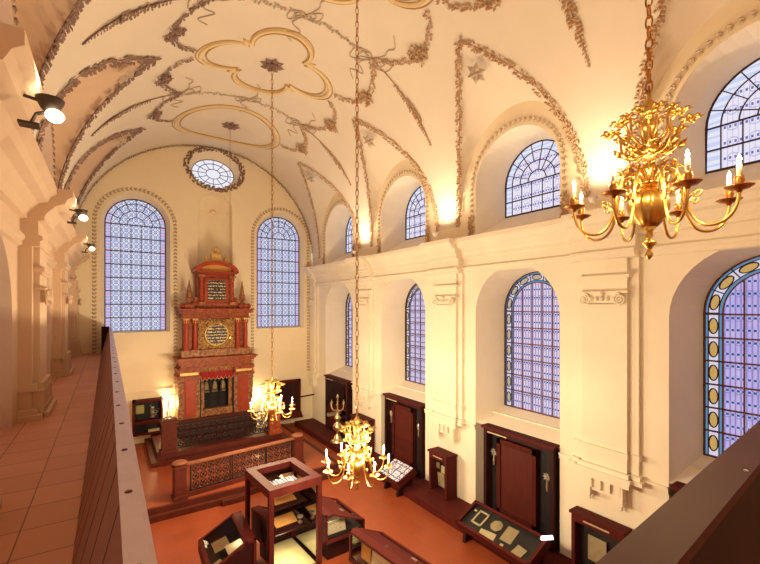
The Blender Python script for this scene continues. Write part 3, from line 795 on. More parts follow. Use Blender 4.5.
for i, (loc, lab, e, _) in enumerate(specs):
    o = ch0 if i == 0 else copy_tree(ch0)
    o.location = loc; tag(o, lab, 'chandelier', 'brass candle chandeliers along the hall axis')
for i, (loc, lab, e, _) in enumerate(specs):
    o = [q for q in COL.objects if q.name.startswith('brass_chandelier') and (q.location - Vector(loc)).length < .01][0]
    chain(o, .93, VZ + VR - loc[2] - .05, .085 if i == 0 else .12, .024 if i == 0 else .026)
    for k in range(8):
        a = 2 * PI * k / 8; pointlight('candle_light', (loc[0] + .55 * cos(a), loc[1] + .55 * sin(a), loc[2] + .27), e, WARM if i == 0 else SOFT, .03)
# hanging lamp before the ark
o = empty('hanging_lamp', (3.54, 14.67, -1.1), 0, 'small brass lamp on a thin cord hanging in front of the ark', 'lamp')
m = MB(); m.lathe([(.004, -.16), (.02, -.13), (.05, -.08), (.075, -.02), (.06, .03), (.07, .04), (.065, .045), (.02, .02)], n=16); m.build('bowl', 'brass', o, True)
m = MB(); m.tube([(0, 0, .04), (0, 0, VZ + VR + 1.1 - .03)], .008, 5)
for k in range(3): a = 2 * PI * k / 3; m.tube([(.065 * cos(a), .065 * sin(a), .04), (0, 0, .35)], .004, 4)
m.build('cord', 'brass_dark', o)
# ================================================================ CORNICE FLOODLIGHTS
for side in (0, 1):
    for j, y in enumerate(PIL[1:]):
        X = (7.22, -.36)[side]; sg = (1, -1)[side]; zz = CT - (.40 if side else 0)
        lab = '%s floodlight on the %s cornice %s' % (('small white', 'small dark-armed')[side], ('right', 'left')[side], ('nearest the camera', 'at the second pilaster', 'at the pilaster nearest the end wall')[j])
        o = empty('floodlight', (X, y, zz), 0, lab, 'floodlight', None)
        m = MB(); m.tube([(sg * .12, 0, 0), (sg * .08, 0, .10), (0, 0, .14)], .014, 6); m.cbox((sg * .12, 0, .01), (.12, .10, .02)); m.build('bracket', 'grey_metal' if side else 'white_metal', o)
        m = MB(); m.lathe([(.03, 0), (.055, .02), (.085, .08), (.09, .10), (.085, .10)], (0, 0, .13), 16); m.build('lamp_housing', 'white_metal' if not side else 'grey_metal', o, True)
        m = MB(); m.lathe([(.082, .0), (.078, .008), (.03, .012)], (0, 0, .224), 16); m.build('lens', 'flood', o)
        l = bpy.data.lights.new('floodlight_beam', 'SPOT'); l.energy = (150, 34)[side]; l.color = (1, .76, .48); l.spot_size = R(150); l.spot_blend = 1; l.shadow_soft_size = .08
        lo = bpy.data.objects.new('floodlight_beam', l); COL.objects.link(lo); lo.location = (X, y, zz + .30)
        lo.rotation_euler = (PI, R(sg * -4), 0)
        if side:
            m = MB(); m.ball((0, 0, 0), .06, 12, 7, .8); m.build('bulb', 'flood', o, True, (.03, -.03, .10))
            m = MB(); m.tube([(-.16, 0, .22), (-.04, 0, .20)], .012, 6); m.build('arm', 'grey_metal', o)
# ================================================================ THE ARK (far wall)
AX, AY, AZ = 3.42, 16.25, -4.67
def bxc(m, w, y0, y1, z0, z1, cx=0): m.box((cx - w / 2, y0, z0), (cx + w / 2, y1, z1)); return m
ark = empty('torah_ark', (AX, AY, 0), 0, 'tall red and brown marble ark with inscription tablets and spires against the end wall', 'ark')
def part(nm, mat, m, sm=False, parent=ark): return m.build(nm, mat, parent, sm)
m = MB(); bxc(m, 2.75, -.35, .65, AZ, -4.25); bxc(m, 2.65, -.30, .65, -4.25, -4.1); part('plinth', 'stone_dark', m)
for e in (-1, 1):
    m = MB(); bxc(m, .72, -.18, .65, -4.1, -2.65, e * .97); part('side_pier', 'marble_brown', m)
    m = MB(); bxc(m, .30, -.24, -.17, -3.95, -2.75, e * .94); m.box((e * .94 - .2, -.21, -4.05), (e * .94 + .2, -.18, -2.68)); part('marble_panel', 'marble_red', m)
    m = MB(); bxc(m, .80, -.26, .65, -2.65, -2.55, e * .97); bxc(m, .70, -.22, .65, -2.55, -2.40, e * .97); bxc(m, .78, -.26, .65, -2.40, -2.28, e * .97); part('capital_block', 'marble_rust', m)
    m = MB(); bxc(m, .6, -.23, -.2, -2.52, -2.43, e * .97); part('gilt_band', 'ark_gold', m)
m = MB(); bxc(m, .06, -.1, .6, -4.1, -2.4, -.58); bxc(m, .06, -.1, .6, -4.1, -2.4, .58); bxc(m, 1.2, .55, .6, -4.1, -2.4); part('ark_recess', 'black', m)
m = MB(); bxc(m, 1.12, -.12, .1, -4.1, -3.85); bxc(m, .12, -.05, .1, -3.85, -2.7, -.5); bxc(m, .12, -.05, .1, -3.85, -2.7, .5); part('door_frame', 'marble_brown', m)
m = MB()
for x in (-.18, .18): m.tube([(x, .05, -3.85), (x, .05, -2.7)], .02, 6)
for z in (-3.2, -3.55): m.tube([(-.45, .05, z), (.45, .05, z)], .015, 6)
part('grille', 'iron', m)
m = MB()
for x in (-.3, 0, .3): m.lathe([(.09, 0), (.10, .12), (.06, .26), (.02, .32)], (x, .3, -3.2), 12); m.cbox((x, .3, -3.25), (.2, .1, .1))
part('scroll_ornaments', 'cloth', m, True)
m = MB(); n = 8; W = 1.16; pts_t = []; rows = [[], []]
for k in range(n * 6 + 1):
    x = -W / 2 + W * k / (n * 6); rows[0].append((x, -.14 + .02 * sin(k * 1.3), -2.42)); rows[1].append((x, -.15 + .025 * sin(k * 1.3), -2.66 - .10 * abs(sin(PI * k / 6))))
m.grid(rows); part('valance', 'valance', m)
m = MB(); m.tube(rows[1], .014, 4); part('valance_fringe', 'ark_gold', m)
m = MB(); bxc(m, 1.2, -.16, .6, -2.45, -2.18); part('lintel', 'marble_rust', m)
m = MB(); g = random.Random(5)
for k in range(150):
    m.leaf((g.uniform(-.58, .58), -.17, g.uniform(-2.38, -2.2)), (g.uniform(-1, 1), -.2, g.uniform(-1, 1)), .022, .08, (0, -1, 0))
part('carved_frieze', 'ark_gold', m)
def cornice(m, w, z0, z1, y0, n=4, st=.06):
    H = z1 - z0; bxc(m, w + st * .6, y0 - st * .5, .65, z0, z0 + H * .14); bxc(m, w - .04, y0 + .02, .65, z0 + H * .14, z0 + H * .52)
    for k in range(1, n): bxc(m, w + k * st * 1.5, y0 - k * st, .65, z0 + H * (.52 + .16 * (k - 1)), z0 + H * (.52 + .16 * k))
m = MB(); cornice(m, 2.55, -2.28, -1.88, -.28, 4, .07); part('lower_cornice', 'marble_rust', m)
# middle tier
m = MB(); bxc(m, 2.45, -.2, .65, -1.88, -1.62); part('column_pedestal', 'marble_brown', m)
m = MB(); bxc(m, 2.2, 0, .65, -1.62, -.42); part('middle_backing', 'marble_rust', m)
for e in (-1, 1):
    for x in (.76, 1.06):
        m = MB(); m.lathe([(.10, 0), (.10, .05), (.075, .09), (.078, .5), (.066, .92), (.09, .97), (.11, 1.06), (.12, 1.1)], (e * x, -.12, -1.62), 14); part('column', 'marble_red', m, True)
        m = MB(); m.lathe([(.068, .92), (.10, .98), (.12, 1.08), (.125, 1.14)], (e * x, -.12, -1.60), 8); part('column_capital', 'ark_gold', m)
m = MB(); cornice(m, 2.4, -.46, -.10, -.18, 4, .06); part('middle_cornice', 'marble_rust', m)
m = MB(); bxc(m, 1.3, -.06, 0, -1.62, -.5); part('carved_ground', 'marble_brown', m)
m = MB()
for k in range(380):
    a = g.uniform(0, 2 * PI); x, z = g.uniform(-.6, .6), g.uniform(-1.6, -.5)
    if x * x + (z + 1.07) ** 2 < .40 ** 2: continue
    m.leaf((x, -.07, z), (g.uniform(-1, 1), -.4, g.uniform(-1, 1)), .035, .12, (0, -1, 0))
m.tube([(.41 * cos(2 * PI * k / 32), -.08, -1.07 + .41 * sin(2 * PI * k / 32)) for k in range(32)], .025, 6, closed=True)
part('gilt_carving', 'ark_gold', m)
m = MB(); o_ = len(m.v); m.v += [(.40 * cos(2 * PI * k / 32), -.09, -1.07 + .40 * sin(2 * PI * k / 32)) for k in range(32)] + [(.40 * cos(2 * PI * k / 32), -.05, -1.07 + .40 * sin(2 * PI * k / 32)) for k in range(32)]
m.f.append(tuple(range(32))[::-1]); m.f += [(k, (k + 1) % 32, 32 + (k + 1) % 32, 32 + k) for k in range(32)]
part('round_tablet', 'tablet', m)
# spires
for e in (-1, 1):
    m = MB(); bxc(m, .34, -.2, .2, -.10, .05, e * .95); m.lathe([(.16, 0), (.16, .04), (.09, .06)], (e * .95, -.02, .05), 8)
    part('spire_base', 'marble_rust', m)
    m = MB(); m.lathe([(.05, 0), (.10, .05), (.05, .10), (.13, .16), (.13, .19), (.02, .80), (.03, .83), (.002, .9)], (e * .95, -.02, .08), 6); part('spire', 'marble_brown', m)
    m = MB()
    pts = [(e * (.62 + .16 * k / 6 * 3), -.05, -.10 + .34 * (1 - k / 6) ** 1.6) for k in range(7)]
    m.tube(pts, .06, 6); m.ball((e * 1.18, -.1, .0), .10, 10, 6); part('side_scroll', 'marble_red', m)
# top tier
m = MB(); bxc(m, 1.5, -.1, .62, -.10, .12); bxc(m, 1.3, 0, .6, .12, 1.12); part('top_tier', 'marble_rust', m)
for e in (-1, 1):
    m = MB(); prof = [(.075, 0), (.09, .04)] + [(.062 + .014 * (k % 2), .08 + k * .07) for k in range(11)] + [(.09, .86), (.1, .95)]
    m.lathe(prof, (e * .55, -.1, .14), 12); part('twisted_column', 'marble_red', m)
    for zz, hh in ((.10, .1), (1.12, .08)): m = MB(); m.cbox((e * .55, -.08, zz), (.24, .3, hh)); part('column_block', 'marble_brown', m)
    m = MB(); m.ball((e * .72, -.02, .25), .09, 8, 5); part('side_knob', 'marble_brown', m)
m = MB(); bxc(m, .86, -.06, 0, .14, 1.04); part('tablet_frame', 'marble_red', m)
m = MB(); bxc(m, .64, -.10, -.05, .22, .96); part('inscription_tablet', 'tablet', m)
m = MB(); cornice(m, 1.34, 1.12, 1.32, -.14, 3, .06)
arc = [(-.78 * cos(PI * k / 20), 1.30 + .40 * sin(PI * k / 20)) for k in range(21)]
arci = [(-.58 * cos(PI * k / 20), 1.32 + .24 * sin(PI * k / 20)) for k in range(21)]
for y0 in (-.22, ): m.grid([[(x, y0, z) for x, z in arc], [(x, y0, z) for x, z in arci]]); m.grid([[(x, y0, z) for x, z in arc], [(x, .6, z) for x, z in arc]]); m.grid([[(x, y0, z) for x, z in arci], [(x, -.05, z) for x, z in arci]])
part('pediment', 'marble_red', m)
m = MB(); m.grid([[(x, -.06, z) for x, z in arci], [(x, -.06, 1.30) for x, z in arci]]); part('pediment_panel', 'amber', m)
m = MB(); bxc(m, .34, .0, .2, 1.62, 1.98); m.lathe([(.16, 0), (.12, .05), (.05, .09), (.10, .14), (.12, .2), (.06, .26), (.01, .3)], (0, .1, 1.98), 12)
for e in (-1, 1):
    m.lathe([(.10, 0), (.14, .08), (.08, .18), (.1, .24), (.02, .32)], (e * .34, .05, 1.56), 10)
part('crown_finial', 'ark_gold', m, False)
# ================================================================ PLATFORM, RAILINGS
m = MB(); m.box((.3, 11.22, FZ), (6.3, YE, -5.12)); m.box((.6, 11.33, -5.12), (6.0, YE, -4.97)); m.box((2.5, 11.12, FZ), (6.6, 11.22, -5.13)); struct(m.build('floor_platform', simple('platform_stone', (.06, .013, .010), (.12, .026, .015), .55, scale=5, spec=.2)))
m = MB(); m.box((.66, 11.40, -4.97), (5.95, YE, -4.962)); struct(m.build('floor_platform_top', 'floor'))
m = MB(); m.box((1.1, 14.15, -4.962), (5.55, YE, -4.82)); m.box((1.3, 14.4, -4.82), (5.3, YE, AZ)); struct(m.build('floor_ark_step', 'stone_dark'))
def scrollpanel(m, w, h, y=0, rr=.011):
    nx = max(2, round(w / .20)); nz = max(2, round(h / .20)); sx, sz = w / nx, h / nz
    for i in range(nx):
        for j in range(nz):
            cx, cz = (i + .5) * sx, (j + .5) * sz
            m.tube([(cx + sx * .42 * cos(2 * PI * k / 14), y, cz + sz * .42 * sin(2 * PI * k / 14)) for k in range(14)], rr, 4, closed=True)
            for q in range(4):
                a = q * PI / 2 + PI / 4; m.tube([(cx + sx * .12 * cos(a), y, cz + sz * .12 * sin(a)), (cx + sx * .30 * cos(a + .5), y, cz + sz * .30 * sin(a + .5)), (cx + sx * .36 * cos(a - .2), y, cz + sz * .36 * sin(a - .2)), (cx + sx * .5 * cos(a), y, cz + sz * .5 * sin(a))], rr * .9, 4)
            m.cbox((cx, y, cz), (.06, .02, .06))
def postm(m, x, y, z, w, h):
    m.cbox((x, y, z + h * .06), (w * 1.25, w * 1.25, h * .12)); m.cbox((x, y, z + h / 2), (w, w, h)); m.cbox((x, y, z + h * .93), (w * 1.2, w * 1.2, h * .07)); return m
# lower railing
rl = empty('altar_railing', (1.53, 11.55, -4.97), R(7.0), 'long lower railing of scrolled iron panels between red stone posts', 'railing')
for x in (0, 3.42): m = MB(); postm(m, x, 0, 0, .27, .90); m.build('stone_post', 'stone_dark', rl); 
for x in (0, 3.42): m = MB(); m.lathe([(.17, 0), (.19, .03), (.16, .06), (.08, .08)], (x, 0, .90), 16); m.build('post_cap', 'stone_cap', rl)
m = MB(); m.box((.16, -.08, 0), (3.27, .08, .12)); m.build('base_rail', 'stone_dark', rl)
m = MB(); m.box((.14, -.06, .83), (3.29, .06, .88)); m.build('handrail', 'stone_cap', rl)
for a, b in ((.30, 1.28), (1.40, 2.32), (2.42, 3.18)):
    m = MB(); scrollpanel(m, b - a, .64); m.v = [(x + a, y, z + .16) for x, y, z in m.v]
    m.build('scroll_panel', 'iron', rl)
    m = MB()
    for x in (a - .03, b + .03): m.cbox((x, 0, .48), (.035, .03, .70))
    for z in (.14, .82): m.cbox(((a + b) / 2, 0, z), (b - a + .06, .03, .025))
    m.build('panel_frame', 'iron', rl)
# upper railing
ru = empty('ark_railing', (1.62, 14.55, AZ), R(1), 'dark iron grille railing directly in front of the ark between two pedestals', 'railing')
for x in (0, 3.45): m = MB(); postm(m, x, 0, 0, .40, 1.05); m.build('pedestal', 'marble_rust' if x else 'stone_dark', ru)
m = MB(); m.tube([(.2, 0, .84), (3.25, 0, .84)], .02, 6); m.tube([(.2, 0, .08), (3.25, 0, .08)], .02, 6)
for k in range(34): x = .24 + k * 3.0 / 33; m.tube([(x, 0, .08), (x, 0, .84)], .010, 4)
m.build('bars', 'iron', ru)
m = MB(); scrollpanel(m, 3.0, .70, .0, .012); m.v = [(x + .24, y - .02, z + .11) for x, y, z in m.v]; m.build('scrollwork', 'iron', ru)
m = MB(); scrollpanel(m, .42, .5, 0, .012); m.v = [(x + 2.8, y - .06, z + .25) for x, y, z in m.v]; m.build('ornament_or_lit_grille', 'silver', ru)  # pale silver stands for the lit part of the iron grille
# candelabra on the left pedestal
def candelabrum(name, loc, h, lab, mat):
    o = empty(name, loc, 0, lab, 'candelabrum')
    m = MB(); m.lathe([(.13, 0), (.14, .03), (.08, .06), (.04, .12), (.06, .2), (.02, .26), (.03, .34), (.015, .42), (.035, .5), (.012, .6), (.012, .72)], n=14)
    m.v = [(x, y, z * h / .72) for x, y, z in m.v]; m.build('stem', mat, o, True)
    for e in (-1, 1):
        for r in (.11, .19):
            m = MB(); m.tube(bez([(0, 0, h * .55), (e * r * .8, 0, h * .5), (e * r * 1.1, 0, h * .75), (e * r, 0, h * .92)], 10), .010, 6)
            m.lathe([(.01, 0), (.035, .02), (.038, .03), (.012, .05), (.012, .08)], (e * r, 0, h * .92), 10); m.build('branch', mat, o, True)
    return o
candelabrum('candelabrum', (1.60, 14.55, AZ + 1.06), .78, 'silver branched candelabrum on the left pedestal beside the ark', 'silver')
# brass floor candelabrum by the far cabinet
def bigcand(loc, lab):
    o = empty('floor_candelabrum', loc, 0, lab, 'candelabrum')
    m = MB(); m.lathe([(.26, 0), (.27, .04), (.16, .10), (.12, .2), (.05, .3), (.06, .38), (.16, .50), (.18, .58), (.12, .68), (.05, .74), (.10, .82), (.13, .90), (.07, .98), (.03, 1.05), (.05, 1.15), (.02, 1.25), (.02, 1.62), (.05, 1.68), (.01, 1.78)], n=18); m.build('stem', 'brass_pale', o, True)
    for k in range(6):
        a = PI / 3 * k; c, s_ = cos(a), sin(a); m = MB()
        m.tube([(x * c, x * s_, z) for x, z in [(p.x, p.z) for p in bez([(.02, 0, 1.2), (.18, 0, 1.1), (.28, 0, 1.2), (.26, 0, 1.42)], 8)]], .012, 6)
        m.lathe([(.01, 0), (.05, .02), (.05, .03), (.015, .05), (.015, .12)], (.26 * c, .26 * s_, 1.42), 10); m.build('branch', 'brass_pale', o, True)
bigcand((7.12, 13.45, -5.07), 'tall brass candelabrum standing in front of the farthest cabinet')
# ================================================================ CASES AND CABINETS
def slab(m, P): return m
def tallcabinet(y, lab, shelf=False, wid=1.86):
    x0, x1 = XR - .12, XR + .45; zb = -5.07; zt = -2.95
    o = empty('display_cabinet', (x0, y, zb), 0, lab, 'cabinet', None)
    H = zt - zb; h = wid / 2
    m = MB(); m.box((.34, -h + .09, .14), (.39, h - .09, H - .1)); m.box((0, -h, 0), (.40, -h + .09, H)); m.box((0, h - .09, 0), (.40, h, H)); m.box((0.002, -h + .09, H - .1), (.40, h - .09, H)); m.box((0.002, -h + .09, 0), (.40, h - .09, .14)); m.build('carcass', 'mahogany_dark', o)
    m = MB(); m.box((-.05, -h - .04, H), (.40, h + .04, H + .06)); m.build('cornice', 'mahogany', o)
    m = MB(); m.box((.22, -h + .09, .14), (.25, h - .09, H - .1)); m.build('lining', 'black', o)
    m = MB(); q = .34; m.box((.10, -h + q + .12, .14), (.17, h - q, H - .18)); m.build('centre_panel', 'redwood', o)
    m = MB()
    for a, b, c_, d in ((-h + q + .12, h - q, H - .18, H - .3), (-h + q + .12, h - q, .14, .3)): m.box((.07, a, min(c_, d)), (.11, b, max(c_, d)))
    m.box((.07, -h + q + .12, .14), (.11, -h + q + .22, H - .18)); m.box((.07, h - q - .10, .14), (.11, h - q, H - .18)); m.build('panel_frame', 'mahogany', o)
    m = MB(); m.add([(.015, -h + .09, .14), (.015, h - .09, .14), (.015, h - .09, H - .1), (.015, -h + .09, H - .1)], [(0, 1, 2, 3)]); m.build('glass_front', 'glass', o)
    m = MB(); m.box((-.01, .25, H - .09), (.0, .80, H - .06)); m.build('label_strip', 'paper', o)
    for e, zz in ((1, 1.55), (-1, 1.45)):
        m = MB(); c = (.12, e * (h - .22) , zz)
        for k in range(9): a = 2 * PI * k / 9; m.leaf(c, (-.2, cos(a), sin(a) * 1.2), .025, .11, (-1, 0, 0))
        m.ball(c, .035); m.lathe([(.02, -.3), (.03, -.2), (.01, -.02)], c, 8); m.build('ornament_or_lit_grille', 'silver', o)
    return o
tallcabinet(5.85, 'wide dark-red cabinet under the second right window, behind the sloping case')
tallcabinet(10.1, 'wide dark-red cabinet under the third right window, behind the case with the painted reflection')
tallcabinet(14.5, 'dark-red cabinet under the farthest right window, beside the end wall')
tallcabinet(1.85, 'dark cabinet under the nearest right window, mostly hidden by the gallery rail')
def pcab(y0, y1, dep, lab, zt=-4.0 + .05, papers=0):
    zb = -5.07; w = y1 - y0; H = zt - zb; x0 = XR - dep - .055
    o = empty('pier_vitrine', (x0, y0, zb), 0, lab, 'vitrine')
    m = MB(); m.box((.0, 0, 0), (dep, .07, H - .02)); m.box((0, w - .07, 0), (dep, w, H - .02)); m.box((.002, .07, 0), (dep, w - .07, .08)); m.box((.002, .07, H - .16), (dep, w - .07, H - .02)); m.box((dep - .04, .07, .08), (dep, w - .07, H - .16)); m.build('carcass', 'mahogany', o)
    m = MB(); m.box((-.03, -.03, H - .02), (dep, w + .03, H + .03)); m.build('top', 'mahogany', o)
    m = MB(); m.box((dep - .06, .07, .08), (dep - .04, w - .07, H - .16)); m.build('lining', 'black', o)
    m = MB(); m.add([(.01, .07, .08), (.01, w - .07, .08), (.01, w - .07, H - .16), (.01, .07, H - .16)], [(0, 1, 2, 3)]); m.build('glass_front', 'glass', o)
    m = MB(); m.box((-.008, w * .25, H - .10), (.0, w * .75, H - .075)); m.build('label_strip', 'paper', o)
    return o
pcab(7.77, 8.46, .36, 'narrow red-brown vitrine on the pier right of the blue painted-reflection case')
pcab(3.47, 4.42, .25, 'dark vitrine on the nearest pier with one brown document')
pcab(11.75, 12.75, .36, 'narrow vitrine between the two farthest wide cabinets')
def sheet(nm, loc, d, lab, cat, mat='paper', rot=(0, 0, 0), grp=None, parent=None):
    m = MB(); m.cbox((0, 0, 0), d); o = m.build(nm, mat, parent); o.location = loc; o.rotation_euler = rot
    if not parent: tag(o, lab, cat, grp)
    return o
sheet('document', (XR - .20, 8.20, -4.72), (.012, .26, .38), 'large tan sheet, lowest in the narrow pier vitrine', 'document', 'cloth', (0, R(-6), 0))
sheet('document', (XR - .20, 8.12, -4.42), (.012, .16, .20), 'small tan card upper right in the narrow pier vitrine', 'document', 'paper')
sheet('document', (XR - .20, 8.33, -4.36), (.012, .13, .15), 'small tan card upper left in the narrow pier vitrine', 'document', 'cloth')
sheet('document', (XR - .16, 4.0, -4.55), (.012, .34, .46), 'brown document inside the dark vitrine on the nearest pier', 'document', 'cloth')
def slopecase(y0, y1, xa, xb, zf, zbk, lab, name='sloping_case'):
    """case against the right wall side; glass slopes down towards the hall (smaller x)"""
    L = y1 - y0; W = xb - xa; o = empty(name, (xa, y0, FZ), 0, lab, 'display case')
    f, b = zf - FZ, zbk - FZ; t = .16; nx, nz = -(b - f), W; n_ = math.hypot(nx, nz)
    P = lambda u, y, d=0: (u * W + d * nx / n_, y, f + (b - f) * u + d * nz / n_)
    m = MB()   # tray
    m.add([P(0, 0, -t), P(1, 0, -t), P(1, L, -t), P(0, L, -t), P(0, 0), P(1, 0), P(1, L), P(0, L)], [(0, 3, 2, 1), (0, 1, 5, 4), (1, 2, 6, 5), (2, 3, 7, 6), (3, 0, 4, 7)]); m.build('tray', 'mahogany', o)
    m = MB(); m.add([P(.04, .04, -.04), P(.96, .04, -.04), P(.96, L - .04, -.04), P(.04, L - .04, -.04)], [(0, 1, 2, 3)]); m.build('lining', 'black', o)
    m = MB()
    for a, b_, c, d in ((0, 1, 0, .07), (0, 1, L - .07, L), (0, .09, 0, L), (.91, 1, 0, L)):
        vs = [P(a, c, 0), P(b_, c, 0), P(b_, d, 0), P(a, d, 0), P(a, c, .035), P(b_, c, .035), P(b_, d, .035), P(a, d, .035)]
        m.add(vs, [(4, 5, 6, 7), (0, 1, 5, 4), (1, 2, 6, 5), (2, 3, 7, 6), (3, 0, 4, 7)])
    m.build('frame', 'mahogany', o)
    m = MB(); m.add([P(.09, .07, .02), P(.91, .07, .02), P(.91, L - .07, .02), P(.09, L - .07, .02)], [(0, 1, 2, 3)]); m.build('glass_lid', 'glass', o)
    for y in (.12, L - .2):
        m = MB(); m.add([(W * .12, y, 0), (W * .95, y, 0), P(.95, y, -t), P(.12, y, -t), (W * .12, y + .08, 0), (W * .95, y + .08, 0), P(.95, y + .08, -t), P(.12, y + .08, -t)], [(0, 1, 2, 3), (4, 7, 6, 5), (0, 3, 7, 4), (1, 5, 6, 2), (3, 2, 6, 7), (0, 4, 5, 1)]); m.build('leg', 'mahogany_dark', o)
    return o, (lambda u, y, d=0: Vector((xa, y0, FZ)) + Vector(P(u, y, d))), math.atan2(b - f, W)
o, Q, ang = slopecase(4.72, 6.62, 6.5, 7.15, -4.87, -4.56, 'long sloping glass case with framed piece and papers before the second right cabinet')
def onslope(nm, u, y, w, l, lab, cat, mat, Q=Q, ang=ang, rz=0, t=.012):
    return sheet(nm, Q(u, y, -.028), (w, l, t), lab, cat, mat, (0, -ang, R(rz)))
def framed(u, y, lab):
    o = empty('framed_picture', Q(u, y, -.03), 0, lab, 'frame'); o.rotation_euler = (0, -ang, 0)
    m = MB(); m.box((-.17, -.13, 0), (.17, .13, .010)); m.build('picture', 'black', o)
    m = MB(); 
    for a in (((-.18, -.14), (.18, -.10)), ((-.18, .10), (.18, .14)), ((-.18, -.14), (-.14, .14)), ((.14, -.14), (.18, .14))): m.box((a[0][0], a[0][1], 0), (a[1][0], a[1][1], .022))
    m.build('gilt_frame', 'paper', o)
framed(.55, 1.50, 'small gilt picture frame at the far end of the long sloping case')
m = MB(); m.lathe([(.11, 0), (.13, .01), (.10, .02), (.03, .025)], n=14, lobes=7, amp=.1); o = m.build('round_badge', 'cloth', None, False, Q(.6, 1.08, -.03)); o.rotation_euler = (0, -ang, 0); tag(o, 'round tan badge in the middle of the long sloping case', 'badge')
onslope('document', .2, 1.12, .18, .36, 'pale sheet at the lower edge of the long sloping case', 'document', 'paper', rz=12)
onslope('document', .55, .72, .36, .26, 'large tan document right of the round badge in the sloping case', 'document', 'cloth', rz=4)
onslope('document', .25, .35, .24, .24, 'tan paper at the near end of the long sloping case', 'document', 'cloth', rz=-10)
onslope('card', .16, .72, .06, .07, 'tiny white card below the large tan document', 'card', 'paper')
onslope('card', .72, 1.74, .05, .07, 'tiny white card in the far upper corner of the sloping case', 'card', 'paper')
m = MB(); m.tube([(0, -.11, 0), (0, .11, 0)], .026, 10); m.cbox((0, 0, -.03), (.05, .24, .03)); o = m.build('lamp_tube', 'tube', None, False, Q(.95, .0, .10)); o.rotation_euler = (0, 0, R(62)); tag(o, 'short white lamp tube at the near end of the long sloping case', 'lamp')
o, Q2, ang2 = slopecase(8.88, 9.80, 6.55, 7.15, -4.86, -4.58, 'sloping case topped with a painted blue-white window reflection under the third right window')
m = MB(); m.cbox((0, 0, 0), (.60, .84, .012)); d = m.build('painted_reflection', 'reflectpanel', o, False, Q2(.5, .46, .045) - o.location); d.rotation_euler = (0, -ang2, 0)
# tall free-standing showcase
SX, SY = 2.46, 7.30; SW, SD, SH = 1.10, 1.28, 1.87
sc0 = empty('tall_showcase', (SX, SY, FZ), R(4), 'tall square dark-wood glass showcase in the middle of the floor', 'showcase')
m = MB(); m.box((0, 0, 0), (SW, SD, .10)); m.build('plinth', 'mahogany_dark', sc0)
for a in (0, SW - .09):
    for b in (0, SD - .09): m = MB(); m.box((a, b, .1), (a + .09, b + .09, SH - .16)); m.build('post', 'mahogany', sc0)
m = MB()
for a in ((0, 0, SW, .17), (0, SD - .17, SW, SD), (0, .17, .17, SD - .17), (SW - .17, .17, SW, SD - .17)): m.box((a[0], a[1], SH - .16), (a[2], a[3], SH))
m.build('top_frame', 'mahogany', sc0)
m = MB(); m.add([(.17, .17, SH - .12), (SW - .17, .17, SH - .12), (SW - .17, SD - .17, SH - .12), (.17, SD - .17, SH - .12)], [(0, 1, 2, 3)]); m.build('glass_top', 'glass', sc0)
for vs in ([(.09, .04, .1), (SW - .09, .04, .1), (SW - .09, .04, SH - .16), (.09, .04, SH - .16)], [(.04, .09, .1), (.04, SD - .09, .1), (.04, SD - .09, SH - .16), (.04, .09, SH - .16)], [(SW - .04, .09, .1), (SW - .04, SD - .09, .1), (SW - .04, SD - .09, SH - .16), (SW - .04, .09, SH - .16)]):
    m = MB(); m.add(vs, [(0, 1, 2, 3)]); m.build('glass_side', 'glass', sc0)
for z, mat, nm in ((.72, 'mahogany_dark', 'shelf'), (1.22, 'mahogany_dark', 'shelf')):
    m = MB(); m.box((.30, .45, z), (SW - .09, SD - .09, z + .025)); m.build(nm, mat, sc0)
m = MB(); m.box((.09, SD - .05, .10), (SW - .09, SD - .03, SH - .16)); m.build('back_board', 'mahogany_dark', sc0)
m = MB(); m.box((.09, .09, .10), (SW - .09, SD - .09, .13)); m.build('base_cloth', 'case_cloth', sc0)
m = MB(); m.box((.1, .1, SH - .24), (SW - .1, SD - .1, SH - .235)); m.v = m.v[:0]; m.f = []
for k in range(9):
    a = .24 + k * .07; m.box((a, .55 + .02 * (k % 3), SH - .22), (a + .045, .78 + .03 * (k % 2), SH - .18))
m.build('painted_top_reflection', simple('reflection_strip', (.30, .34, .75), (.8, .82, .95), .3, scale=18), sc0)  # strips paint a window reflection under the showcase's glass top
def W0(x, y, z): c, s_ = cos(R(4)), sin(R(4)); return (SX + x * c - y * s_, SY + x * s_ + y * c, FZ + z)
sheet('document', W0(.66, .80, .80), (.48, .30, .015), 'tan parchment on the lower shelf of the tall showcase', 'document', 'amber', (R(14), 0, R(4)))
sheet('document', W0(.60, .74, 1.30), (.46, .30, .015), 'tan textile on the upper shelf of the tall showcase', 'document', 'amber', (R(14), 0, R(4)))
def cup(loc, h, lab, mat='silver'):
    m = MB(); m.lathe([(.05, 0), (.055, .02), (.015, .05), (.02, .5 * h), (.05, .62 * h), (.065, .9 * h), (.06, h), (.05, .95 * h)], n=14); tag(m.build('goblet', mat, None, True, loc), lab, 'goblet')
cup(W0(.40, 1.0, 1.245), .20, 'silver goblet at the left of the upper shelf in the tall showcase')
cup(W0(.62, 1.02, 1.245), .16, 'small silver goblet at the middle of the upper shelf in the tall showcase')
cup(W0(.92, .6, .745), .15, 'blue-grey silver cup on the right of the lower shelf in the tall showcase')
cup(W0(.22, .55, .13), .55, 'tall gilt vessel at the left inside the tall showcase', 'brass')
m = MB(); m.box((0, 0, 0), (.30, .02, .30)); tag(m.build('picture', 'amber', None, False, W0(.72, 1.12, 1.32)), 'small orange picture leaning in the upper right of the tall showcase', 'picture')
pointlight('showcase_light', W0(.5, .35, .55), 20, (1, .86, .45), .08)
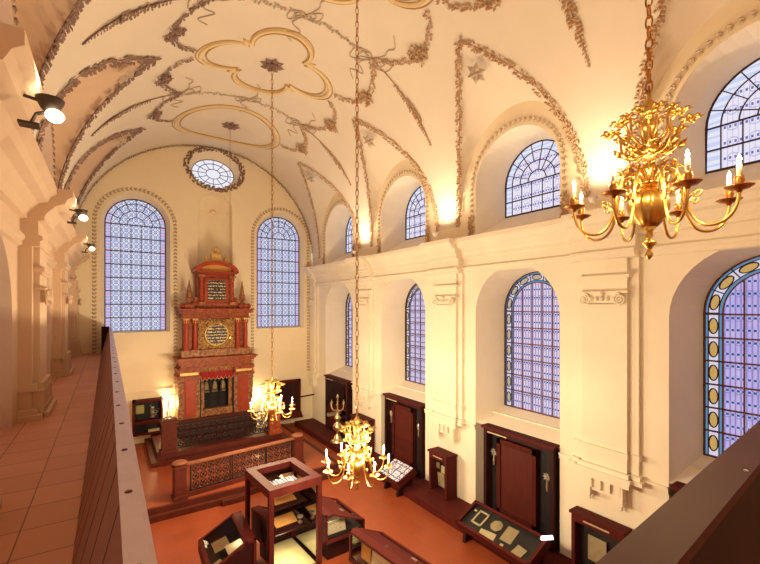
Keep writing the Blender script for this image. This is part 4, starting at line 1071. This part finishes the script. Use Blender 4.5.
# desk cases around it: a sloping lid and an end window
def deskcase(loc, rz, L, W, zr, zl, lab, ends='glass', back=True, lid='glass'):
    """ridge along local y at x=0 (height zr), slope falls to x=W (height zl)"""
    o = empty('desk_case', loc, rz, lab, 'display case')
    t0 = .42
    m = MB(); m.box((.12, .15, 0), (W - .18, L - .15, t0)); m.build('pedestal', 'mahogany_dark', o)
    m = MB(); m.box((0, 0, t0), (W, L, t0 + .07)); m.build('tray', 'mahogany', o)
    m = MB(); m.box((.03, .04, t0 + .07), (W - .03, L - .04, t0 + .09)); m.build('lining', 'black', o)
    n_ = math.hypot(W - .16, zr - zl); P = lambda u, y, d=0: (.16 + u * (W - .16) + d * (zr - zl) / n_, y, zr + (zl - zr) * u + d * (W - .16) / n_)
    m = MB(); m.box((0, 0, zr - .05), (.16, L, zr))
    for a, b, c, d in ((0, 1, 0, .06), (0, 1, L - .06, L), (.90, 1, 0, L), (0, .07, 0, L)):
        vs = [P(a, c, -.03), P(b, c, -.03), P(b, d, -.03), P(a, d, -.03), P(a, c), P(b, c), P(b, d), P(a, d)]
        m.add(vs, [(0, 3, 2, 1), (4, 5, 6, 7), (0, 1, 5, 4), (1, 2, 6, 5), (2, 3, 7, 6), (3, 0, 4, 7)])
    m.box((W - .05, 0, t0), (W, L, zl))
    for y in (0, L - .05): m.box((0, y, t0), (.05, y + .05, zr)); m.box((W - .05, y, t0), (W, y + .05, zl))
    m.build('lid_frame', 'mahogany', o)
    m = MB(); m.add([P(.07, .06, -.01), P(.9, .06, -.01), P(.9, L - .06, -.01), P(.07, L - .06, -.01)], [(0, 1, 2, 3)]); m.build('glass_lid', 'glass', o)
    if lid == 'wood':
        m = MB(); vs = [P(a, c, d) for d in (-.03, -.004) for a, c in ((.07, .06), (.72, .06), (.72, L - .06), (.07, L - .06))]
        m.add(vs, [(0, 3, 2, 1), (4, 5, 6, 7), (0, 1, 5, 4), (1, 2, 6, 5), (2, 3, 7, 6), (3, 0, 4, 7)]); m.build('lid_board', 'mahogany', o)
        m = MB(); vs = [P(a, c, d) for d in (-.004, .012) for a, c in ((.5, .3), (.58, .3), (.58, .42), (.5, .42))]
        m.add(vs, [(0, 3, 2, 1), (4, 5, 6, 7), (0, 1, 5, 4), (1, 2, 6, 5), (2, 3, 7, 6), (3, 0, 4, 7)]); m.build('lock_plate', 'silver', o)
    for y in (.02, L - .02):
        m = MB(); gl = ends == 'glass'; m.add([(.05, y, t0 + .07), (W - .05, y, t0 + .07), (W - .05, y, zl - .02), (.16, y, zr - .05), (.05, y, zr - .05)], [(0, 1, 2, 3, 4)]); m.build('glass_end' if gl else 'wood_end', 'glass' if gl else 'mahogany_dark', o)
    m = MB()
    if back: m.box((.002, .05, t0 + .07), (.03, L - .05, zr - .05)); m.build('back_board', 'mahogany_dark', o)
    else: m.add([(.02, .05, t0 + .07), (.02, L - .05, t0 + .07), (.02, L - .05, zr - .05), (.02, .05, zr - .05)], [(0, 1, 2, 3)]); m.build('glass_side', 'glass', o)
    return o
# west of the showcase, falling to the left: mirrored by turning 180 degrees
deskcase((2.30, 8.62, FZ), PI + R(-2), 1.20, .82, 1.0, .64, 'sloping desk case on the left of the tall showcase, papers under its glass', 'wood')
deskcase((3.66, 7.42, FZ), R(2), 1.15, .95, 1.0, .66, 'sloping desk case on the right of the tall showcase, with a lit end', 'glass', True, 'wood')
deskcase((3.98, 5.15, FZ), R(6), 1.60, .85, 1.0, .66, 'sloping desk case nearest the bottom edge, right of the tall showcase', 'wood', False, 'wood')
sheet('document', (1.80, 8.18, FZ + .68), (.28, .36, .012), 'dark green page at the far side of the left desk case', 'document', 'cloth', (0, R(-14), 0))
sheet('document', (1.98, 7.84, FZ + .74), (.30, .34, .012), 'bright printed page in the middle of the left desk case', 'document', 'caption', (0, R(-14), 0))
sheet('document', (1.68, 7.66, FZ + .62), (.14, .24, .012), 'small white card near the front of the left desk case', 'document', 'paper', (0, R(-10), R(20)))
sheet('open_book', (4.0, 7.62, FZ + .62), (.42, .04, .24), 'white printed page standing in the lit end of the right desk case', 'book', 'caption', (R(-12), 0, 0))
sheet('document', (4.15, 8.1, FZ + .56), (.30, .40, .012), 'tan sheet lying in the right desk case', 'document', 'paper', (0, R(12), 0))
sheet('document', (4.04, 5.98, FZ + .68), (.02, .50, .30), 'white page with a dark seal standing in the nearest desk case', 'document', 'caption', (0, R(8), R(6)))
sheet('document', (4.40, 5.75, FZ + .56), (.36, .5, .012), 'long pale sheet lying in the nearest desk case', 'document', 'paper', (0, R(12), R(6)))
sheet('textile', (4.00, 6.42, FZ + .66), (.03, .26, .28), 'orange textile at the far end of the nearest desk case', 'textile', 'amber', (0, 0, R(6)))
pointlight('desk_light', (2.05, 7.9, FZ + .86), 1.2, (1, .85, .5), .05)
pointlight('desk_light', (3.9, 7.8, FZ + .85), 2.2, (1, .88, .55), .05)
pointlight('desk_light', (4.25, 6.1, FZ + .86), 1.6, (1, .85, .5), .05)
pointlight('floor_spot', (3.72, 7.15, FZ + .28), 2.2, (1, .9, .5), .04)
# cases on the end wall
o = empty('wall_case', (.72, YE - .32, -4.62), 0, 'red wooden wall case with a dark picture, left of the ark', 'display case')
m = MB(); m.box((0, .02, .0), (.95, .32, .08)); m.box((0, .02, 0), (.07, .32, 1.25)); m.box((.88, .02, 0), (.95, .32, 1.25)); m.box((0, .02, 1.17), (.95, .32, 1.25)); m.box((0, -.02, .40), (.95, .32, .52)); m.build('frame', 'mahogany', o)
m = MB(); m.box((.06, .25, .05), (.89, .30, 1.18)); m.build('back_panel', 'black', o)
m = MB(); m.add([(.07, .05, .52), (.88, .05, .52), (.88, .05, 1.17), (.07, .05, 1.17)], [(0, 1, 2, 3)]); m.build('glass_front', 'glass', o)
sheet('document', (.95, YE - .12, -3.72), (.26, .015, .30), 'yellow-green document in the left wall case', 'document', simple('olive_paper', (.35, .33, .12), (.5, .46, .2), .8))
m = MB()
for k in range(26): m.leaf((g.uniform(-.13, .13), -.02, g.uniform(-.2, .2)), (g.uniform(-1, 1), -.3, g.uniform(-1, 1)), .03, .12, (0, -1, 0))
m.cbox((0, 0, 0), (.1, .02, .4)); tag(m.build('metal_figure', 'silver', None, False, (1.35, YE - .14, -3.85)), 'silvery metal ornament beside the document in the left wall case', 'ornament')
sheet('book', (1.38, YE - .22, -4.50), (.36, .06, .10), 'white booklet on the lower shelf of the left wall case', 'book', 'paper')
o = empty('wall_lectern', (5.85, YE - .3, -4.85), 0, 'dark wooden wall panel with flared shelf, right of the ark', 'cabinet')
m = MB(); m.box((0, .1, .22), (1.2, .3, 1.62)); m.build('panel', 'mahogany_dark', o)
m = MB()
for a in ((0, .06, .2, 1.2, .14, .3), (0, .06, 1.52, 1.2, .14, 1.64), (0, .06, .2, .1, .14, 1.64), (1.1, .06, .2, 1.2, .14, 1.64)): m.box(a[:3], a[3:])
m.build('moulding', 'mahogany', o)
m = MB(); m.add([(-.02, -.1, .0), (1.25, -.1, .0), (1.2, .06, .25), (0, .06, .25), (-.02, .3, 0), (1.25, .3, 0), (1.2, .3, .25), (0, .3, .25)], [(0, 1, 2, 3), (4, 7, 6, 5), (0, 4, 5, 1), (1, 5, 6, 2), (3, 2, 6, 7), (0, 3, 7, 4)]); m.build('flared_shelf', 'mahogany', o)
m = MB(); m.tube([(1.2, .05, .85), (1.75, -.15, .93)], .03, 8); m.build('rod', 'mahogany_dark', o)
# ================================================================ LIGHT
def area(nm, loc, rot, sx, sy, e, col):
    l = bpy.data.lights.new(nm, 'AREA'); l.shape = 'RECTANGLE'; l.size = sx; l.size_y = sy; l.energy = e; l.color = col
    o = bpy.data.objects.new(nm, l); COL.objects.link(o); o.location = loc; o.rotation_euler = rot; return o
# warm wall-washers low behind the ark pedestals
pointlight('ark_side_light', (1.78, 16.75, -3.6), 40, (1, .78, .35), .12)
pointlight('ark_side_light', (5.1, 16.8, -3.7), 25, (1, .74, .35), .12)
# west end: unseen fill lights added behind the camera
pointlight('gallery_fill', (.25, -.6, 1.0), 24, (1, .70, .50), .15)
pointlight('gallery_fill', (5.6, -2.2, 3.0), 30, (1, .52, .22), .4)
for y in (4, 9, 14): pointlight('under_gallery_fill', (-.4, y, -2.3), 25, (1, .72, .4), .15)  # added fill lights, out of sight below the gallery deck
w = bpy.data.worlds.new('sky'); sc.world = w; w.use_nodes = True
bg = w.node_tree.nodes['Background']; bg.inputs[0].default_value = (.97, .95, 1, 1); bg.inputs[1].default_value = .74
# ================================================================ CAMERA
cam = bpy.data.cameras.new('camera'); co = bpy.data.objects.new('camera', cam); COL.objects.link(co)
cam.sensor_fit = 'HORIZONTAL'; cam.sensor_width = 36; cam.lens = 36 * 405 / 760; cam.shift_y = (306 - 282) / 760
co.location = (0, 0, 0); co.rotation_euler = (PI / 2, 0, -math.atan(272 / 405)); cam.clip_start = .05
sc.camera = co
sc.view_settings.view_transform = 'Standard'; sc.view_settings.look = 'None'; sc.view_settings.gamma = 1; sc.view_settings.exposure = 0.32
try: sc.view_settings.use_curve_mapping = False
except Exception: pass
sc.cycles.use_denoising = True
sc.cycles.max_bounces = 8; sc.cycles.diffuse_bounces = 5; sc.cycles.transparent_max_bounces = 16
sc.cycles.sample_clamp_indirect = 6; sc.cycles.caustics_reflective = False; sc.cycles.caustics_refractive = False
